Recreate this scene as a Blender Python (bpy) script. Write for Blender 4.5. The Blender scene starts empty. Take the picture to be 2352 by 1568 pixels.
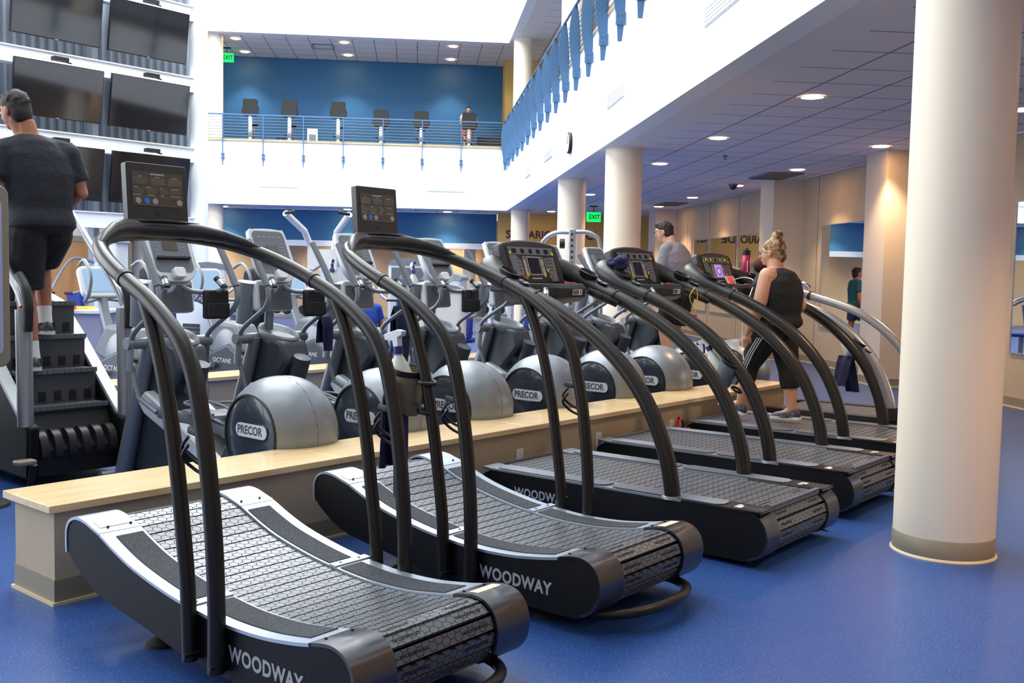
import bpy, bmesh, math, random
from mathutils import Vector, Matrix
random.seed(7)
PI = math.pi
SC = bpy.context.scene
COL = SC.collection
# ------------------------------------------------------------------ camera
FPX, PITCH, ROLL, HC = 2300.0, math.radians(3.9), math.radians(1.05), 1.5
TB, TA = math.radians(39.8), math.radians(-5.6)      # bearing of the treadmill row / of the building
cam_d = bpy.data.cameras.new('camera'); cam = bpy.data.objects.new('camera', cam_d); COL.objects.link(cam)
cam_d.sensor_width = 36.0; cam_d.lens = FPX / 2352 * 36.0; cam_d.clip_start = .05; cam_d.clip_end = 200
cp, sp, cr, sr = math.cos(PITCH), math.sin(PITCH), math.cos(ROLL), math.sin(ROLL)
_u0 = Vector((0, sp, cp)); _r0 = Vector((1, 0, 0)); _f = Vector((0, cp, -sp))
_r = _r0 * cr + _u0 * sr; _u = _u0 * cr - _r0 * sr
cam.matrix_world = Matrix(((_r.x, _u.x, -_f.x, 0), (_r.y, _u.y, -_f.y, 0), (_r.z, _u.z, -_f.z, HC), (0, 0, 0, 1)))
SC.camera = cam
# ------------------------------------------------------------------ world, exposure
SC.view_settings.view_transform = 'Standard'; SC.view_settings.look = 'None'
SC.view_settings.gamma = 1; SC.view_settings.use_curve_mapping = False
SC.view_settings.exposure = 0.0
w = bpy.data.worlds.new('sky'); SC.world = w; w.use_nodes = True
bg = w.node_tree.nodes['Background']; bg.inputs[0].default_value = (.80, .91, 1, 1); bg.inputs[1].default_value = .7
SC.cycles.max_bounces = 8; SC.cycles.diffuse_bounces = 5; SC.cycles.glossy_bounces = 4
SC.cycles.sample_clamp_indirect = 8.0; SC.cycles.caustics_reflective = False; SC.cycles.caustics_refractive = False
AX = Vector((math.sin(TA), math.cos(TA), 0)); NX = Vector((math.cos(TA), -math.sin(TA), 0))
BX = Vector((math.sin(TB), math.cos(TB), 0)); CX = Vector((math.cos(TB), -math.sin(TB), 0))
P0 = Vector((-1.98212705, 4.29316551, 0))
def WA(n, a, z=0): return NX * n + AX * a + Vector((0, 0, z))       # building frame
def WB(c, b, z=0): return P0 + CX * c + BX * b + Vector((0, 0, z))  # treadmill-row frame
def area(name, loc, rot, sx, sy, power, col=(1, 1, 1)):
    l = bpy.data.lights.new(name, 'AREA'); l.shape = 'RECTANGLE'; l.size = sx; l.size_y = sy; l.energy = power; l.color = col
    o = bpy.data.objects.new(name, l); COL.objects.link(o); o.location = loc; o.rotation_euler = rot; return o
# daylight through the roof lights of the atrium
for i, a in enumerate((3.5, 10.5, 17.5, 24.5)):
    area('skylight', WA(-3.2, a, 12.5), (0, 0, -TA), 10.0, 4.2, (500, 1300, 1900, 2000)[i], (.93, .97, 1))
# daylight through the left glazing of the atrium, plus an added low fill
area('left_side_light', WA(-12.5, 9, 6.0), (0, math.radians(-68), -TA), 6, 16, 1300, (.92, .97, 1))
area('left_side_light', WA(-13.4, 10, 1.8), (0, math.radians(-92), -TA), 2.6, 18, 420, (.96, .98, 1))  # added fill, no window this low; brightens the lower ceiling and soffit
# ------------------------------------------------------------------ helpers
class MB:
    def __init__(s): s.v = []; s.f = []; s.mi = []; s.m = 0; s.uv = None; s.org = Vector((0, 0, 0))
    def add(s, vs, fs):
        k = len(s.v); s.v += [Vector(p) for p in vs]; s.f += [tuple(i + k for i in f) for f in fs]; s.mi += [s.m] * len(fs); return k
    def box(s, x0, x1, y0, y1, z0, z1, M=None):
        vs = [Vector((x, y, z)) for x in (x0, x1) for y in (y0, y1) for z in (z0, z1)]
        if M: vs = [M @ p for p in vs]
        s.add(vs, [(0, 1, 3, 2), (4, 6, 7, 5), (0, 4, 5, 1), (2, 3, 7, 6), (0, 2, 6, 4), (1, 5, 7, 3)]); return s
    def cbox(s, c, d, M=None):
        T = Matrix.Translation(c) @ (M or Matrix.Identity(4)); return s.box(-d[0]/2, d[0]/2, -d[1]/2, d[1]/2, -d[2]/2, d[2]/2, T)
    def prism(s, pts, y0, y1, M=None, ax='y'):
        # pts in (x,z) extruded along y (ax='y'); (x,y) along z (ax='z'); (y,z) along x (ax='x')
        n = len(pts)
        def P(p, t): return Vector((p[0], t, p[1])) if ax == 'y' else (Vector((p[0], p[1], t)) if ax == 'z' else Vector((t, p[0], p[1])))
        vs = [P(p, y0) for p in pts] + [P(p, y1) for p in pts]
        if M: vs = [M @ p for p in vs]
        fs = [tuple(range(n)), tuple(range(2*n - 1, n - 1, -1))] + [(i, (i + 1) % n, n + (i + 1) % n, n + i) for i in range(n)]
        s.add(vs, fs); return s
    def rings(s, rs, closed=False, caps=True):
        n = len(rs[0]); k = len(s.v); vs = [p for r in rs for p in r]; fs = []
        m = len(rs)
        for j in range(m if closed else m - 1):
            a = j * n; b = ((j + 1) % m) * n
            for i in range(n): fs.append((a + i, a + (i + 1) % n, b + (i + 1) % n, b + i))
        if caps and not closed: fs += [tuple(range(n - 1, -1, -1)), tuple((m - 1) * n + i for i in range(n))]
        s.add(vs, fs); return s
    def tube(s, pts, r, seg=12, closed=False, caps=True, flat=None):
        P = [Vector(p) for p in pts]; m = len(P); rs = []
        R = r if isinstance(r, (list, tuple)) else [r] * m
        up = None
        for i in range(m):
            if closed: t = P[(i + 1) % m] - P[i - 1]
            else: t = P[min(i + 1, m - 1)] - P[max(i - 1, 0)]
            if t.length < 1e-9: t = Vector((0, 0, 1))
            t.normalize()
            if up is None:
                up = Vector((0, 0, 1)) if abs(t.z) < .9 else Vector((1, 0, 0))
            u = up - t * up.dot(t)
            if u.length < 1e-6: u = t.orthogonal()
            u.normalize(); up = u; v = t.cross(u)
            fa, fb = flat if flat else (1, 1)
            rs.append([P[i] + u * (R[i] * fa * math.cos(2*PI*k/seg)) + v * (R[i] * fb * math.sin(2*PI*k/seg)) for k in range(seg)])
        return s.rings(rs, closed, caps)
    def cyl(s, p, q, r, seg=16, r2=None): return s.tube([p, q], [r, r if r2 is None else r2], seg)
    def lathe(s, prof, c=(0, 0, 0), axis='z', seg=32, caps=True):
        c = Vector(c); rs = []
        for r, h in prof:
            ring = []
            for k in range(seg):
                a = 2*PI*k/seg; x, y = r*math.cos(a), r*math.sin(a)
                ring.append(c + (Vector((x, y, h)) if axis == 'z' else (Vector((x, h, y)) if axis == 'y' else Vector((h, x, y)))))
            rs.append(ring)
        return s.rings(rs, False, caps)
    def ell(s, c, r, seg=16, M=None):
        c = Vector(c); rs = []
        for j in range(1, seg // 2):
            a = PI * j / (seg // 2); ring = []
            for k in range(seg):
                b = 2*PI*k/seg; p = Vector((r[0]*math.sin(a)*math.cos(b), r[1]*math.sin(a)*math.sin(b), -r[2]*math.cos(a)))
                if M: p = M @ p
                ring.append(c + p)
            rs.append(ring)
        return s.rings(rs)
    def sheet(s, grid, th=.002):
        # grid of points -> thin closed sheet
        m, n = len(grid), len(grid[0]); g = [[Vector(p) for p in r] for r in grid]
        nr = []
        for i in range(m):
            row = []
            for j in range(n):
                du = g[min(i+1, m-1)][j] - g[max(i-1, 0)][j]; dv = g[i][min(j+1, n-1)] - g[i][max(j-1, 0)]
                q = du.cross(dv); row.append(q.normalized() * th / 2 if q.length > 1e-12 else Vector((0, 0, th/2)))
            nr.append(row)
        top = [g[i][j] + nr[i][j] for i in range(m) for j in range(n)]; bot = [g[i][j] - nr[i][j] for i in range(m) for j in range(n)]
        N_ = m * n; fs = []
        for i in range(m - 1):
            for j in range(n - 1):
                a, b, c, d = i*n+j, i*n+j+1, (i+1)*n+j+1, (i+1)*n+j
                fs += [(a, b, c, d), (N_+d, N_+c, N_+b, N_+a)]
        for j in range(n - 1): fs += [(j, N_+j, N_+j+1, j+1), ((m-1)*n+j+1, N_+(m-1)*n+j+1, N_+(m-1)*n+j, (m-1)*n+j)]
        for i in range(m - 1): fs += [((i+1)*n, N_+(i+1)*n, N_+i*n, i*n), (i*n+n-1, N_+i*n+n-1, N_+(i+1)*n+n-1, (i+1)*n+n-1)]
        s.add(top + bot, fs); return s
    def build(s, name, mats, parent=None, smooth=35, bevel=0, sub=0, remesh=0, shift=None):
        me = bpy.data.meshes.new(name)
        sh = Vector(shift) if shift is not None else s.org
        me.from_pydata([p - sh for p in s.v], [], s.f)
        if s.uv:
            uvl = me.uv_layers.new(name='UVMap')
            for l in me.loops: uvl.data[l.index].uv = s.uv[l.vertex_index]
        bm = bmesh.new(); bm.from_mesh(me); bmesh.ops.recalc_face_normals(bm, faces=bm.faces); bm.to_mesh(me); bm.free()
        if not isinstance(mats, (list, tuple)): mats = [mats]
        for m in mats: me.materials.append(m)
        for p, k in zip(me.polygons, s.mi): p.material_index = k
        if smooth:
            me.polygons.foreach_set('use_smooth', [True] * len(me.polygons))
            try: me.set_sharp_from_angle(angle=math.radians(smooth))
            except Exception: pass
        o = bpy.data.objects.new(name, me); COL.objects.link(o)
        if parent: o.parent = parent
        if bevel:
            b = o.modifiers.new('bevel', 'BEVEL'); b.width = bevel; b.segments = 2; b.limit_method = 'ANGLE'; b.angle_limit = math.radians(40)
            b.harden_normals = False
        if remesh:
            r = o.modifiers.new('remesh', 'REMESH'); r.mode = 'VOXEL'; r.voxel_size = remesh; r.use_smooth_shade = True
            q = o.modifiers.new('smooth', 'SMOOTH'); q.factor = .5; q.iterations = 6
        if sub: o.modifiers.new('sub', 'SUBSURF').levels = sub; o.modifiers['sub'].render_levels = sub
        return o
def cat(P, n=6, closed=False):
    P = [Vector(p) for p in P]; m = len(P); out = []
    for i in range(m if closed else m - 1):
        if closed: a, b, c, d = P[i-1], P[i], P[(i+1) % m], P[(i+2) % m]
        else: a, b, c, d = P[max(i-1, 0)], P[i], P[i+1], P[min(i+2, m-1)]
        for k in range(n):
            t = k / n
            out.append(.5 * ((2*b) + (c-a)*t + (2*a-5*b+4*c-d)*t*t + (3*b-a-3*c+d)*t**3))
    if not closed: out.append(P[-1])
    return out
def cat2(P, n=4, closed=False): return [(p.x, p.y) for p in cat([(x, y, 0) for x, y in P], n, closed)]
def rrect(w, h, r, seg=5, cx=0, cy=0):
    out = []
    for (sx, sy, a0) in ((1, 1, 0), (-1, 1, PI/2), (-1, -1, PI), (1, -1, 3*PI/2)):
        for k in range(seg + 1):
            a = a0 + PI/2*k/seg; out.append((cx + sx*(w/2 - r) + r*math.cos(a), cy + sy*(h/2 - r) + r*math.sin(a)))
    return out
def thing(name, label, catg, loc=(0, 0, 0), rz=0, group=None):
    o = bpy.data.objects.new(name, None); COL.objects.link(o); o.location = loc; o.rotation_euler = (0, 0, rz); o.empty_display_size = .1
    return tag(o, label, catg, group)
def tag(o, label, catg, group=None):
    o['label'] = label; o['category'] = catg
    if group: o['group'] = group
    return o
def struct(name, mb, m, frame='A', **kw):
    o = mb.build(name, m, **kw); o['kind'] = 'structure'
    o.rotation_euler.z = -TA if frame == 'A' else (-TB if frame == 'B' else 0)
    if frame == 'B': o.location = P0
    return o
def dup(r, loc=None, rz=None, label=None, group=None):
    def cp_(o, par):
        c = o.copy(); COL.objects.link(c)
        if par: c.parent = par; c.matrix_parent_inverse = o.matrix_parent_inverse.copy()
        for ch in KIDS(o): cp_(ch, c)
        return c
    n = cp_(r, None)
    if loc is not None: n.location = loc
    if rz is not None: n.rotation_euler.z = rz
    if label: n['label'] = label
    if group: n['group'] = group
    return n
def KIDS(o): return [c for c in bpy.data.objects if c.parent == o]
def fit(o, w=None, h=None, M_=None):
    me = o.data; xs = [v.co.x for v in me.vertices]; ys = [v.co.y for v in me.vertices]
    S_ = Matrix.Diagonal((w/(max(xs)-min(xs)) if w else 1, h/(max(ys)-min(ys)) if h else 1, 1, 1)) @ Matrix.Translation((-(max(xs)+min(xs))/2, -(max(ys)+min(ys))/2, 0))
    me.transform((M_ or Matrix.Identity(4)) @ S_); return o
def text(name, body, size, m, parent=None, M=None, ext=.001, sx=1.0, bold=0.0, align='CENTER', sp=1.0):
    c = bpy.data.curves.new(name, 'FONT'); c.body = body; c.size = size; c.extrude = ext; c.offset = bold
    c.align_x = align; c.align_y = 'CENTER'; c.space_character = sp; c.resolution_u = 3
    t = bpy.data.objects.new(name, c); COL.objects.link(t)
    dg = bpy.context.evaluated_depsgraph_get(); me = bpy.data.meshes.new_from_object(t.evaluated_get(dg))
    bpy.data.objects.remove(t, do_unlink=True); bpy.data.curves.remove(c)
    me.name = name; me.materials.clear(); me.materials.append(m)
    T = (M or Matrix.Identity(4)) @ Matrix.Diagonal((sx, 1, 1, 1)); me.transform(T)
    o = bpy.data.objects.new(name, me); COL.objects.link(o)
    if parent: o.parent = parent
    return o
def basis(o, x, y):   # matrix whose local x,y axes are given (for text / flat things)
    x = Vector(x).normalized(); y = (Vector(y) - x * Vector(y).dot(x)).normalized(); z = x.cross(y)
    return Matrix(((x.x, y.x, z.x, o[0]), (x.y, y.y, z.y, o[1]), (x.z, y.z, z.z, o[2]), (0, 0, 0, 1)))
# ------------------------------------------------------------------ materials
def lin(c): return tuple(((v/255)/12.92 if v/255 <= .04045 else ((v/255 + .055)/1.055)**2.4) for v in c) + (1,)
def mat(name, c, rough=.5, metal=0, bump=None, noise=None, coat=0, spec=.5, emit=None, es=0, aniso=0, trans=0, alpha=1):
    m = bpy.data.materials.new(name); m.use_nodes = True; nt = m.node_tree; b = nt.nodes['Principled BSDF']
    b.inputs['Base Color'].default_value = lin(c); b.inputs['Roughness'].default_value = rough; b.inputs['Metallic'].default_value = metal
    b.inputs['Coat Weight'].default_value = coat; b.inputs['Specular IOR Level'].default_value = spec
    b.inputs['Transmission Weight'].default_value = trans; b.inputs['Alpha'].default_value = alpha
    if aniso: b.inputs['Anisotropic'].default_value = aniso
    if emit: b.inputs['Emission Color'].default_value = lin(emit); b.inputs['Emission Strength'].default_value = es
    if noise or bump:
        tc = nt.nodes.new('ShaderNodeTexCoord'); nz = nt.nodes.new('ShaderNodeTexNoise'); nt.links.new(tc.outputs['Object'], nz.inputs['Vector'])
        nz.inputs['Detail'].default_value = 3
    if noise:   # (scale, colour2, lo, hi)
        nz.inputs['Scale'].default_value = noise[0]; r = nt.nodes.new('ShaderNodeValToRGB')
        r.color_ramp.elements[0].position = noise[2]; r.color_ramp.elements[1].position = noise[3]
        r.color_ramp.elements[0].color = lin(c); r.color_ramp.elements[1].color = lin(noise[1])
        nt.links.new(nz.outputs['Fac'], r.inputs['Fac']); nt.links.new(r.outputs['Color'], b.inputs['Base Color'])
    if bump:    # (scale, strength, distance)
        n2 = nt.nodes.new('ShaderNodeTexNoise'); n2.inputs['Scale'].default_value = bump[0]; nt.links.new(tc.outputs['Object'], n2.inputs['Vector'])
        bp = nt.nodes.new('ShaderNodeBump'); bp.inputs['Strength'].default_value = bump[1]; bp.inputs['Distance'].default_value = bump[2]
        nt.links.new(n2.outputs['Fac'], bp.inputs['Height']); nt.links.new(bp.outputs['Normal'], b.inputs['Normal'])
    return m
def nodes(m): return m.node_tree, m.node_tree.nodes['Principled BSDF']
M = {}
M['white_paint'] = mat('white_paint', (238, 240, 240), .6, bump=(60, .05, .002))
M['column_paint'] = mat('column_paint', (240, 225, 202), .45, bump=(40, .08, .002))
M['beige_wall'] = mat('beige_wall', (178, 161, 134), .7, noise=(3, (186, 169, 142), .3, .7), bump=(120, .12, .002))
M['taupe_base'] = mat('taupe_base', (138, 128, 108), .45)
M['cream_edge'] = mat('cream_edge', (214, 196, 160), .5)
M['blue_wall'] = mat('blue_wall', (34, 100, 150), .6, bump=(90, .08, .002))
M['yellow_wall'] = mat('yellow_wall', (214, 176, 100), .6, bump=(90, .08, .002))
M['grey_ceiling'] = mat('grey_ceiling', (234, 228, 224), .75)
M['navy'] = mat('navy', (24, 28, 62), .85, noise=(60, (34, 40, 84), .35, .65), bump=(220, .5, .004))
M['rail_blue'] = mat('rail_blue', (70, 108, 148), .45)
M['cable_steel'] = mat('cable_steel', (150, 160, 172), .35, 1)
M['black'] = mat('black', (14, 14, 16), .5)
M['black_gloss'] = mat('black_gloss', (10, 11, 14), .12, coat=.3)
M['side_black'] = mat('side_black', (9, 9, 12), .55, spec=.28, bump=(400, .08, .0008))
M['tube_black'] = mat('tube_black', (40, 36, 33), .33, .35, bump=(500, .10, .0006))
M['rubber'] = mat('rubber', (30, 30, 31), .8)
M['rim_silver'] = mat('rim_silver', (176, 186, 200), .32, .55, bump=(700, .05, .0005))
M['steel_cap'] = mat('steel_cap', (98, 98, 101), .32, .95, aniso=.6)
M['grit'] = mat('grit', (38, 40, 44), .9, noise=(420, (104, 108, 116), .5, .64), bump=(500, .6, .002))
M['plastic_dark'] = mat('plastic_dark', (40, 39, 39), .42, bump=(600, .12, .0006))
M['plastic_mid'] = mat('plastic_mid', (104, 108, 114), .45)
M['grey_silver'] = mat('grey_silver', (130, 136, 143), .38, .3)
M['grey_light'] = mat('grey_light', (206, 210, 214), .4, .1)
M['hull_dark'] = mat('hull_dark', (56, 62, 70), .4)
M['hub_blue'] = mat('hub_blue', (52, 58, 68), .22, .2, coat=.5)
M['chrome'] = mat('chrome', (205, 208, 212), .15, 1)
M['silver_tube'] = mat('silver_tube', (166, 168, 172), .32, .6)
M['white_plastic'] = mat('white_plastic', (226, 228, 228), .4)
M['ink'] = mat('ink', (20, 20, 22), .5)
M['label_white'] = mat('label_white', (225, 225, 222), .5)
M['logo_grey'] = mat('logo_grey', (168, 170, 174), .45)
M['yellow_label'] = mat('yellow_label', (224, 212, 176), .5)
M['red'] = mat('red', (196, 34, 34), .45)
M['green_btn'] = mat('green_btn', (44, 132, 86), .45)
M['yellow_btn'] = mat('yellow_btn', (226, 200, 60), .45)
M['blue_btn'] = mat('blue_btn', (36, 128, 214), .4)
M['beige_btn'] = mat('beige_btn', (176, 164, 148), .5)
M['screen_off'] = mat('screen_off', (34, 34, 44), .12)
M['lcd'] = mat('lcd', (88, 84, 72), .2)
M['panel_brown'] = mat('panel_brown', (74, 66, 58), .35)
M['bottle'] = mat('bottle', (222, 226, 212), .35, trans=.15)
M['trigger_blue'] = mat('trigger_blue', (36, 44, 120), .4)
M['holder_tan'] = mat('holder_tan', (136, 118, 94), .4)
M['mirror'] = mat('mirror', (232, 236, 236), .01, 1)
M['emit_lamp'] = mat('emit_lamp', (255, 240, 220), .5, emit=(255, 196, 134), es=80)
M['exit_green'] = mat('exit_green', (20, 190, 90), .4, emit=(16, 220, 96), es=1.3)
M['skin'] = mat('skin', (204, 150, 122), .55)
M['skin_warm'] = mat('skin_warm', (172, 112, 80), .55)
def wood(name, c1, c2, sc=(1.2, 22, 22)):
    m = mat(name, c1, .28, coat=.3); nt, b = nodes(m)
    tc = nt.nodes.new('ShaderNodeTexCoord'); mp = nt.nodes.new('ShaderNodeMapping'); mp.inputs['Scale'].default_value = sc
    nz = nt.nodes.new('ShaderNodeTexNoise'); nz.inputs['Scale'].default_value = 1; nz.inputs['Detail'].default_value = 5; nz.inputs['Distortion'].default_value = .3
    r = nt.nodes.new('ShaderNodeValToRGB'); r.color_ramp.elements[0].color = lin(c1); r.color_ramp.elements[1].color = lin(c2)
    r.color_ramp.elements[0].position = .3; r.color_ramp.elements[1].position = .7
    nt.links.new(tc.outputs['Object'], mp.inputs[0]); nt.links.new(mp.outputs[0], nz.inputs['Vector']); nt.links.new(nz.outputs['Fac'], r.inputs[0]); nt.links.new(r.outputs[0], b.inputs['Base Color'])
    return m
M['maple'] = wood('maple', (216, 182, 130), (234, 206, 158), (30, 2.2, 30))
M['door_wood'] = wood('door_wood', (176, 118, 60), (196, 140, 80), (8, 8, 1))
def grid_mat(name, c, cl, w, h, line, rough=.8):
    m = mat(name, c, rough); nt, b = nodes(m); tc = nt.nodes.new('ShaderNodeTexCoord'); br = nt.nodes.new('ShaderNodeTexBrick')
    br.offset = 0; br.inputs['Scale'].default_value = 1; br.inputs['Brick Width'].default_value = w; br.inputs['Row Height'].default_value = h
    br.inputs['Mortar Size'].default_value = line; br.inputs['Mortar Smooth'].default_value = 0
    br.inputs['Color1'].default_value = lin(c); br.inputs['Color2'].default_value = lin(c); br.inputs['Mortar'].default_value = lin(cl)
    nt.links.new(tc.outputs['Object'], br.inputs['Vector']); nt.links.new(br.outputs['Color'], b.inputs['Base Color']); return m
M['ceiling_tile'] = grid_mat('ceiling_tile', (236, 228, 228), (140, 132, 136), .62, .645, .012)
def floor_mat():
    m = mat('blue_rubber_floor', (52, 92, 158), .31, spec=.36); nt, b = nodes(m); tc = nt.nodes.new('ShaderNodeTexCoord')
    n1 = nt.nodes.new('ShaderNodeTexNoise'); n1.inputs['Scale'].default_value = 160; n1.inputs['Detail'].default_value = 2
    r1 = nt.nodes.new('ShaderNodeValToRGB'); r1.color_ramp.elements[0].position = .62; r1.color_ramp.elements[1].position = .68
    n2 = nt.nodes.new('ShaderNodeTexNoise'); n2.inputs['Scale'].default_value = .7; n2.inputs['Detail'].default_value = 4
    mx = nt.nodes.new('ShaderNodeMix'); mx.data_type = 'RGBA'; mx.inputs[6].default_value = lin((34, 66, 126)); mx.inputs[7].default_value = lin((44, 79, 140))
    m2 = nt.nodes.new('ShaderNodeMix'); m2.data_type = 'RGBA'; m2.inputs[7].default_value = lin((118, 140, 180))
    nt.links.new(tc.outputs['Object'], n1.inputs['Vector']); nt.links.new(tc.outputs['Object'], n2.inputs['Vector'])
    nt.links.new(n2.outputs['Fac'], mx.inputs[0]); nt.links.new(n1.outputs['Fac'], r1.inputs[0]); nt.links.new(r1.outputs[0], m2.inputs[0])
    nt.links.new(mx.outputs[2], m2.inputs[6]); nt.links.new(m2.outputs[2], b.inputs['Base Color'])
    bp = nt.nodes.new('ShaderNodeBump'); bp.inputs['Strength'].default_value = .15; bp.inputs['Distance'].default_value = .002
    nt.links.new(n1.outputs['Fac'], bp.inputs['Height']); nt.links.new(bp.outputs['Normal'], b.inputs['Normal']); return m
M['floor'] = floor_mat()
def hex_mat(name, base, groove, s, rough):
    m = mat(name, base, rough); nt, b = nodes(m); uv = nt.nodes.new('ShaderNodeUVMap')
    def vm(op, a, c=None, **k):
        n = nt.nodes.new('ShaderNodeVectorMath'); n.operation = op
        for i, x in enumerate((a, c)):
            if x is None: continue
            if isinstance(x, (tuple, list)): n.inputs[i].default_value = x
            else: nt.links.new(x, n.inputs[i])
        return n
    def fm(op, a, c=None):
        n = nt.nodes.new('ShaderNodeMath'); n.operation = op
        for i, x in enumerate((a, c)):
            if x is None: continue
            if isinstance(x, (int, float)): n.inputs[i].default_value = x
            else: nt.links.new(x, n.inputs[i])
        return n.outputs[0]
    S = (1, 1.7320508, 1)
    p = vm('MULTIPLY', uv.outputs[0], (1/s, 1/s, 0)).outputs[0]; p = vm('ADD', p, (200, 200*1.7320508, 0)).outputs[0]
    def cell(q):
        a = vm('MODULO', q, S).outputs[0]; a = vm('SUBTRACT', a, (.5, .8660254, 0)).outputs[0]; a = vm('ABSOLUTE', a).outputs[0]
        sx = nt.nodes.new('ShaderNodeSeparateXYZ'); nt.links.new(a, sx.inputs[0])
        return fm('MAXIMUM', sx.outputs[0], fm('ADD', fm('MULTIPLY', sx.outputs[0], .5), fm('MULTIPLY', sx.outputs[1], .8660254)))
    d = fm('MINIMUM', cell(p), cell(vm('ADD', p, (.5, .8660254, 0)).outputs[0]))
    e = fm('GREATER_THAN', d, .455)
    mx = nt.nodes.new('ShaderNodeMix'); mx.data_type = 'RGBA'; mx.inputs[6].default_value = lin(base); mx.inputs[7].default_value = lin(groove)
    nt.links.new(e, mx.inputs[0]); nt.links.new(mx.outputs[2], b.inputs['Base Color'])
    nt.links.new(fm('ADD', fm('MULTIPLY', e, .4), rough), b.inputs['Roughness'])
    bp = nt.nodes.new('ShaderNodeBump'); bp.inputs['Strength'].default_value = .6; bp.inputs['Distance'].default_value = .003; bp.invert = True
    nt.links.new(e, bp.inputs['Height']); nt.links.new(bp.outputs['Normal'], b.inputs['Normal']); return m
M['belt'] = hex_mat('belt_rubber', (92, 95, 100), (20, 20, 22), .036, .31)
def dots_mat():
    m = mat('dot_plate', (92, 96, 104), .35, .15); nt, b = nodes(m); tc = nt.nodes.new('ShaderNodeTexCoord'); v = nt.nodes.new('ShaderNodeTexVoronoi')
    v.inputs['Scale'].default_value = 62; v.inputs['Randomness'].default_value = 0; nt.links.new(tc.outputs['Object'], v.inputs['Vector'])
    r = nt.nodes.new('ShaderNodeValToRGB'); r.color_ramp.elements[0].position = .22; r.color_ramp.elements[1].position = .30
    r.color_ramp.elements[0].color = lin((226, 232, 242)); r.color_ramp.elements[1].color = lin((96, 102, 112))
    nt.links.new(v.outputs['Distance'], r.inputs[0]); nt.links.new(r.outputs[0], b.inputs['Base Color']); return m
M['dots'] = dots_mat()
def corr_mat():
    return mat('corrugated_metal', (120, 126, 136), .4, .6)
M['corrugated'] = mat('corrugated_metal', (150, 158, 170), .55)
# ================================================================== THE SETTING (local axes: x across the building, y into it)
struct('floor', MB().box(-14, 12, -6, 34, -.06, 0), M['floor'])
ZC, ZU, ZT = 3.29, 5.05, 8.03           # lower ceiling, upper floor, upper ceiling
struct('wall_balcony_right', MB().box(2.61, 2.85, -6, 29.1, ZC, ZU), M['white_paint'])
struct('floor_balcony_right', MB().box(2.72, 7.3, -6, 31.2, ZU, ZU + .045), M['plastic_mid'])
struct('trim_balcony_edge', MB().box(2.58, 2.72, -6, 28.8, ZU, ZU + .05), M['maple'])
struct('trim_soffit', MB().box(2.62, 3.25, -6, 30.6, ZC + .004, ZC + .06), M['grey_ceiling'])
struct('ceiling_lower', MB().box(3.25, 7.2, -6, 30.8, ZC + .004, ZC + .2), M['ceiling_tile'])
struct('wall_balcony_far', MB().box(-14, 2.61, 28.9, 29.15, ZC, ZU), M['white_paint'])
struct('floor_balcony_far', MB().box(-14, 2.61, 29.0, 32.2, ZU, ZU + .045), M['plastic_mid'])
struct('trim_balcony_edge', MB().box(-14, 2.61, 28.86, 29.0, ZU, ZU + .05), M['maple'])
struct('ceiling_far_lower', MB().box(-14, 3.24, 29.15, 30.7, ZC + .006, ZC + .2), M['ceiling_tile'])
struct('wall_far_lower_blue', MB().box(-14, 2.47, 30.7, 30.9, 2.37, ZC), M['blue_wall'])
struct('wall_far_lower_yellow', MB().box(2.47, 7.3, 30.1, 30.3, 1.95, ZC + .01), M['yellow_wall'])
struct('trim_header', MB().box(-14, 7.2, 30.35, 30.69, 2.2, 2.37), M['white_paint'])
struct('wall_far_lower', MB().box(-14, 7.3, 33.0, 33.2, 0, 3.2), mat('tan_far_wall', (214, 190, 150), .7))
struct('ceiling_far_room', MB().box(-14, 7.2, 30.9, 33.2, 2.9, 3.0), M['grey_ceiling'])
struct('wall_far_upper_blue', MB().box(-14, 2.71, 32.2, 32.4, ZU, ZT), M['blue_wall'])
struct('wall_far_upper_yellow', MB().box(2.71, 7.3, 31.3, 32.2, ZU, ZT), M['yellow_wall'])
struct('ceiling_upper_far', MB().box(-14, 2.6, 29.2, 32.4, ZT + .01, ZT + .2), M['ceiling_tile'])
struct('ceiling_upper_right', MB().box(3.25, 7.3, -6, 31.4, ZT + .01, ZT + .2), M['ceiling_tile'])
struct('trim_soffit_upper', MB().box(2.6, 3.25, -6, 32.4, ZT + .005, ZT + .2), M['grey_ceiling'])
struct('wall_clerestory_far', MB().box(-14, 2.61, 28.9, 29.19, ZT, 13), M['white_paint'])
struct('wall_clerestory_right', MB().box(2.6, 2.85, -6, 29.2, ZT, 13), M['white_paint'])
struct('wall_left', MB().box(-14.2, -14, -6, 34, 0, 3), M['white_paint'])
mb = MB()
for a in range(-6, 35, 4): mb.box(-14.1, -13.95, a - .05, a + .05, 3, 12)
for z in (3.0, 6.0, 9.0, 12.0): mb.box(-14.1, -13.95, -6, 34, z - .05, z + .05)
struct('window_1', mb, M['white_paint'], smooth=0)
struct('wall_back', MB().box(-14, 7.2, -6.2, -6, 0, 8), M['beige_wall'])
struct('wall_upper_right', MB().box(7.1, 7.3, -6, 32, ZU, ZT), M['white_paint'])
for a0, a1, n0 in ((13.95, 30.1, 7.04), (-6, 13.3, 7.2)):
    struct('wall_right', MB().box(n0, n0 + .2, a0, a1, 0, ZC), M['beige_wall'])
mb = MB()
for a in (29.0, 25.6, 23.63, 21.44, 19.1, 17.1, 14.6): mb.box(7.036, 7.05, a - .008, a + .008, 0.1, ZC)
struct('trim_panel_joints', mb, mat('joint', (120, 112, 100), .8))
M['pilaster'] = mat('pilaster_paint', (210, 197, 178), .65)
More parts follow.
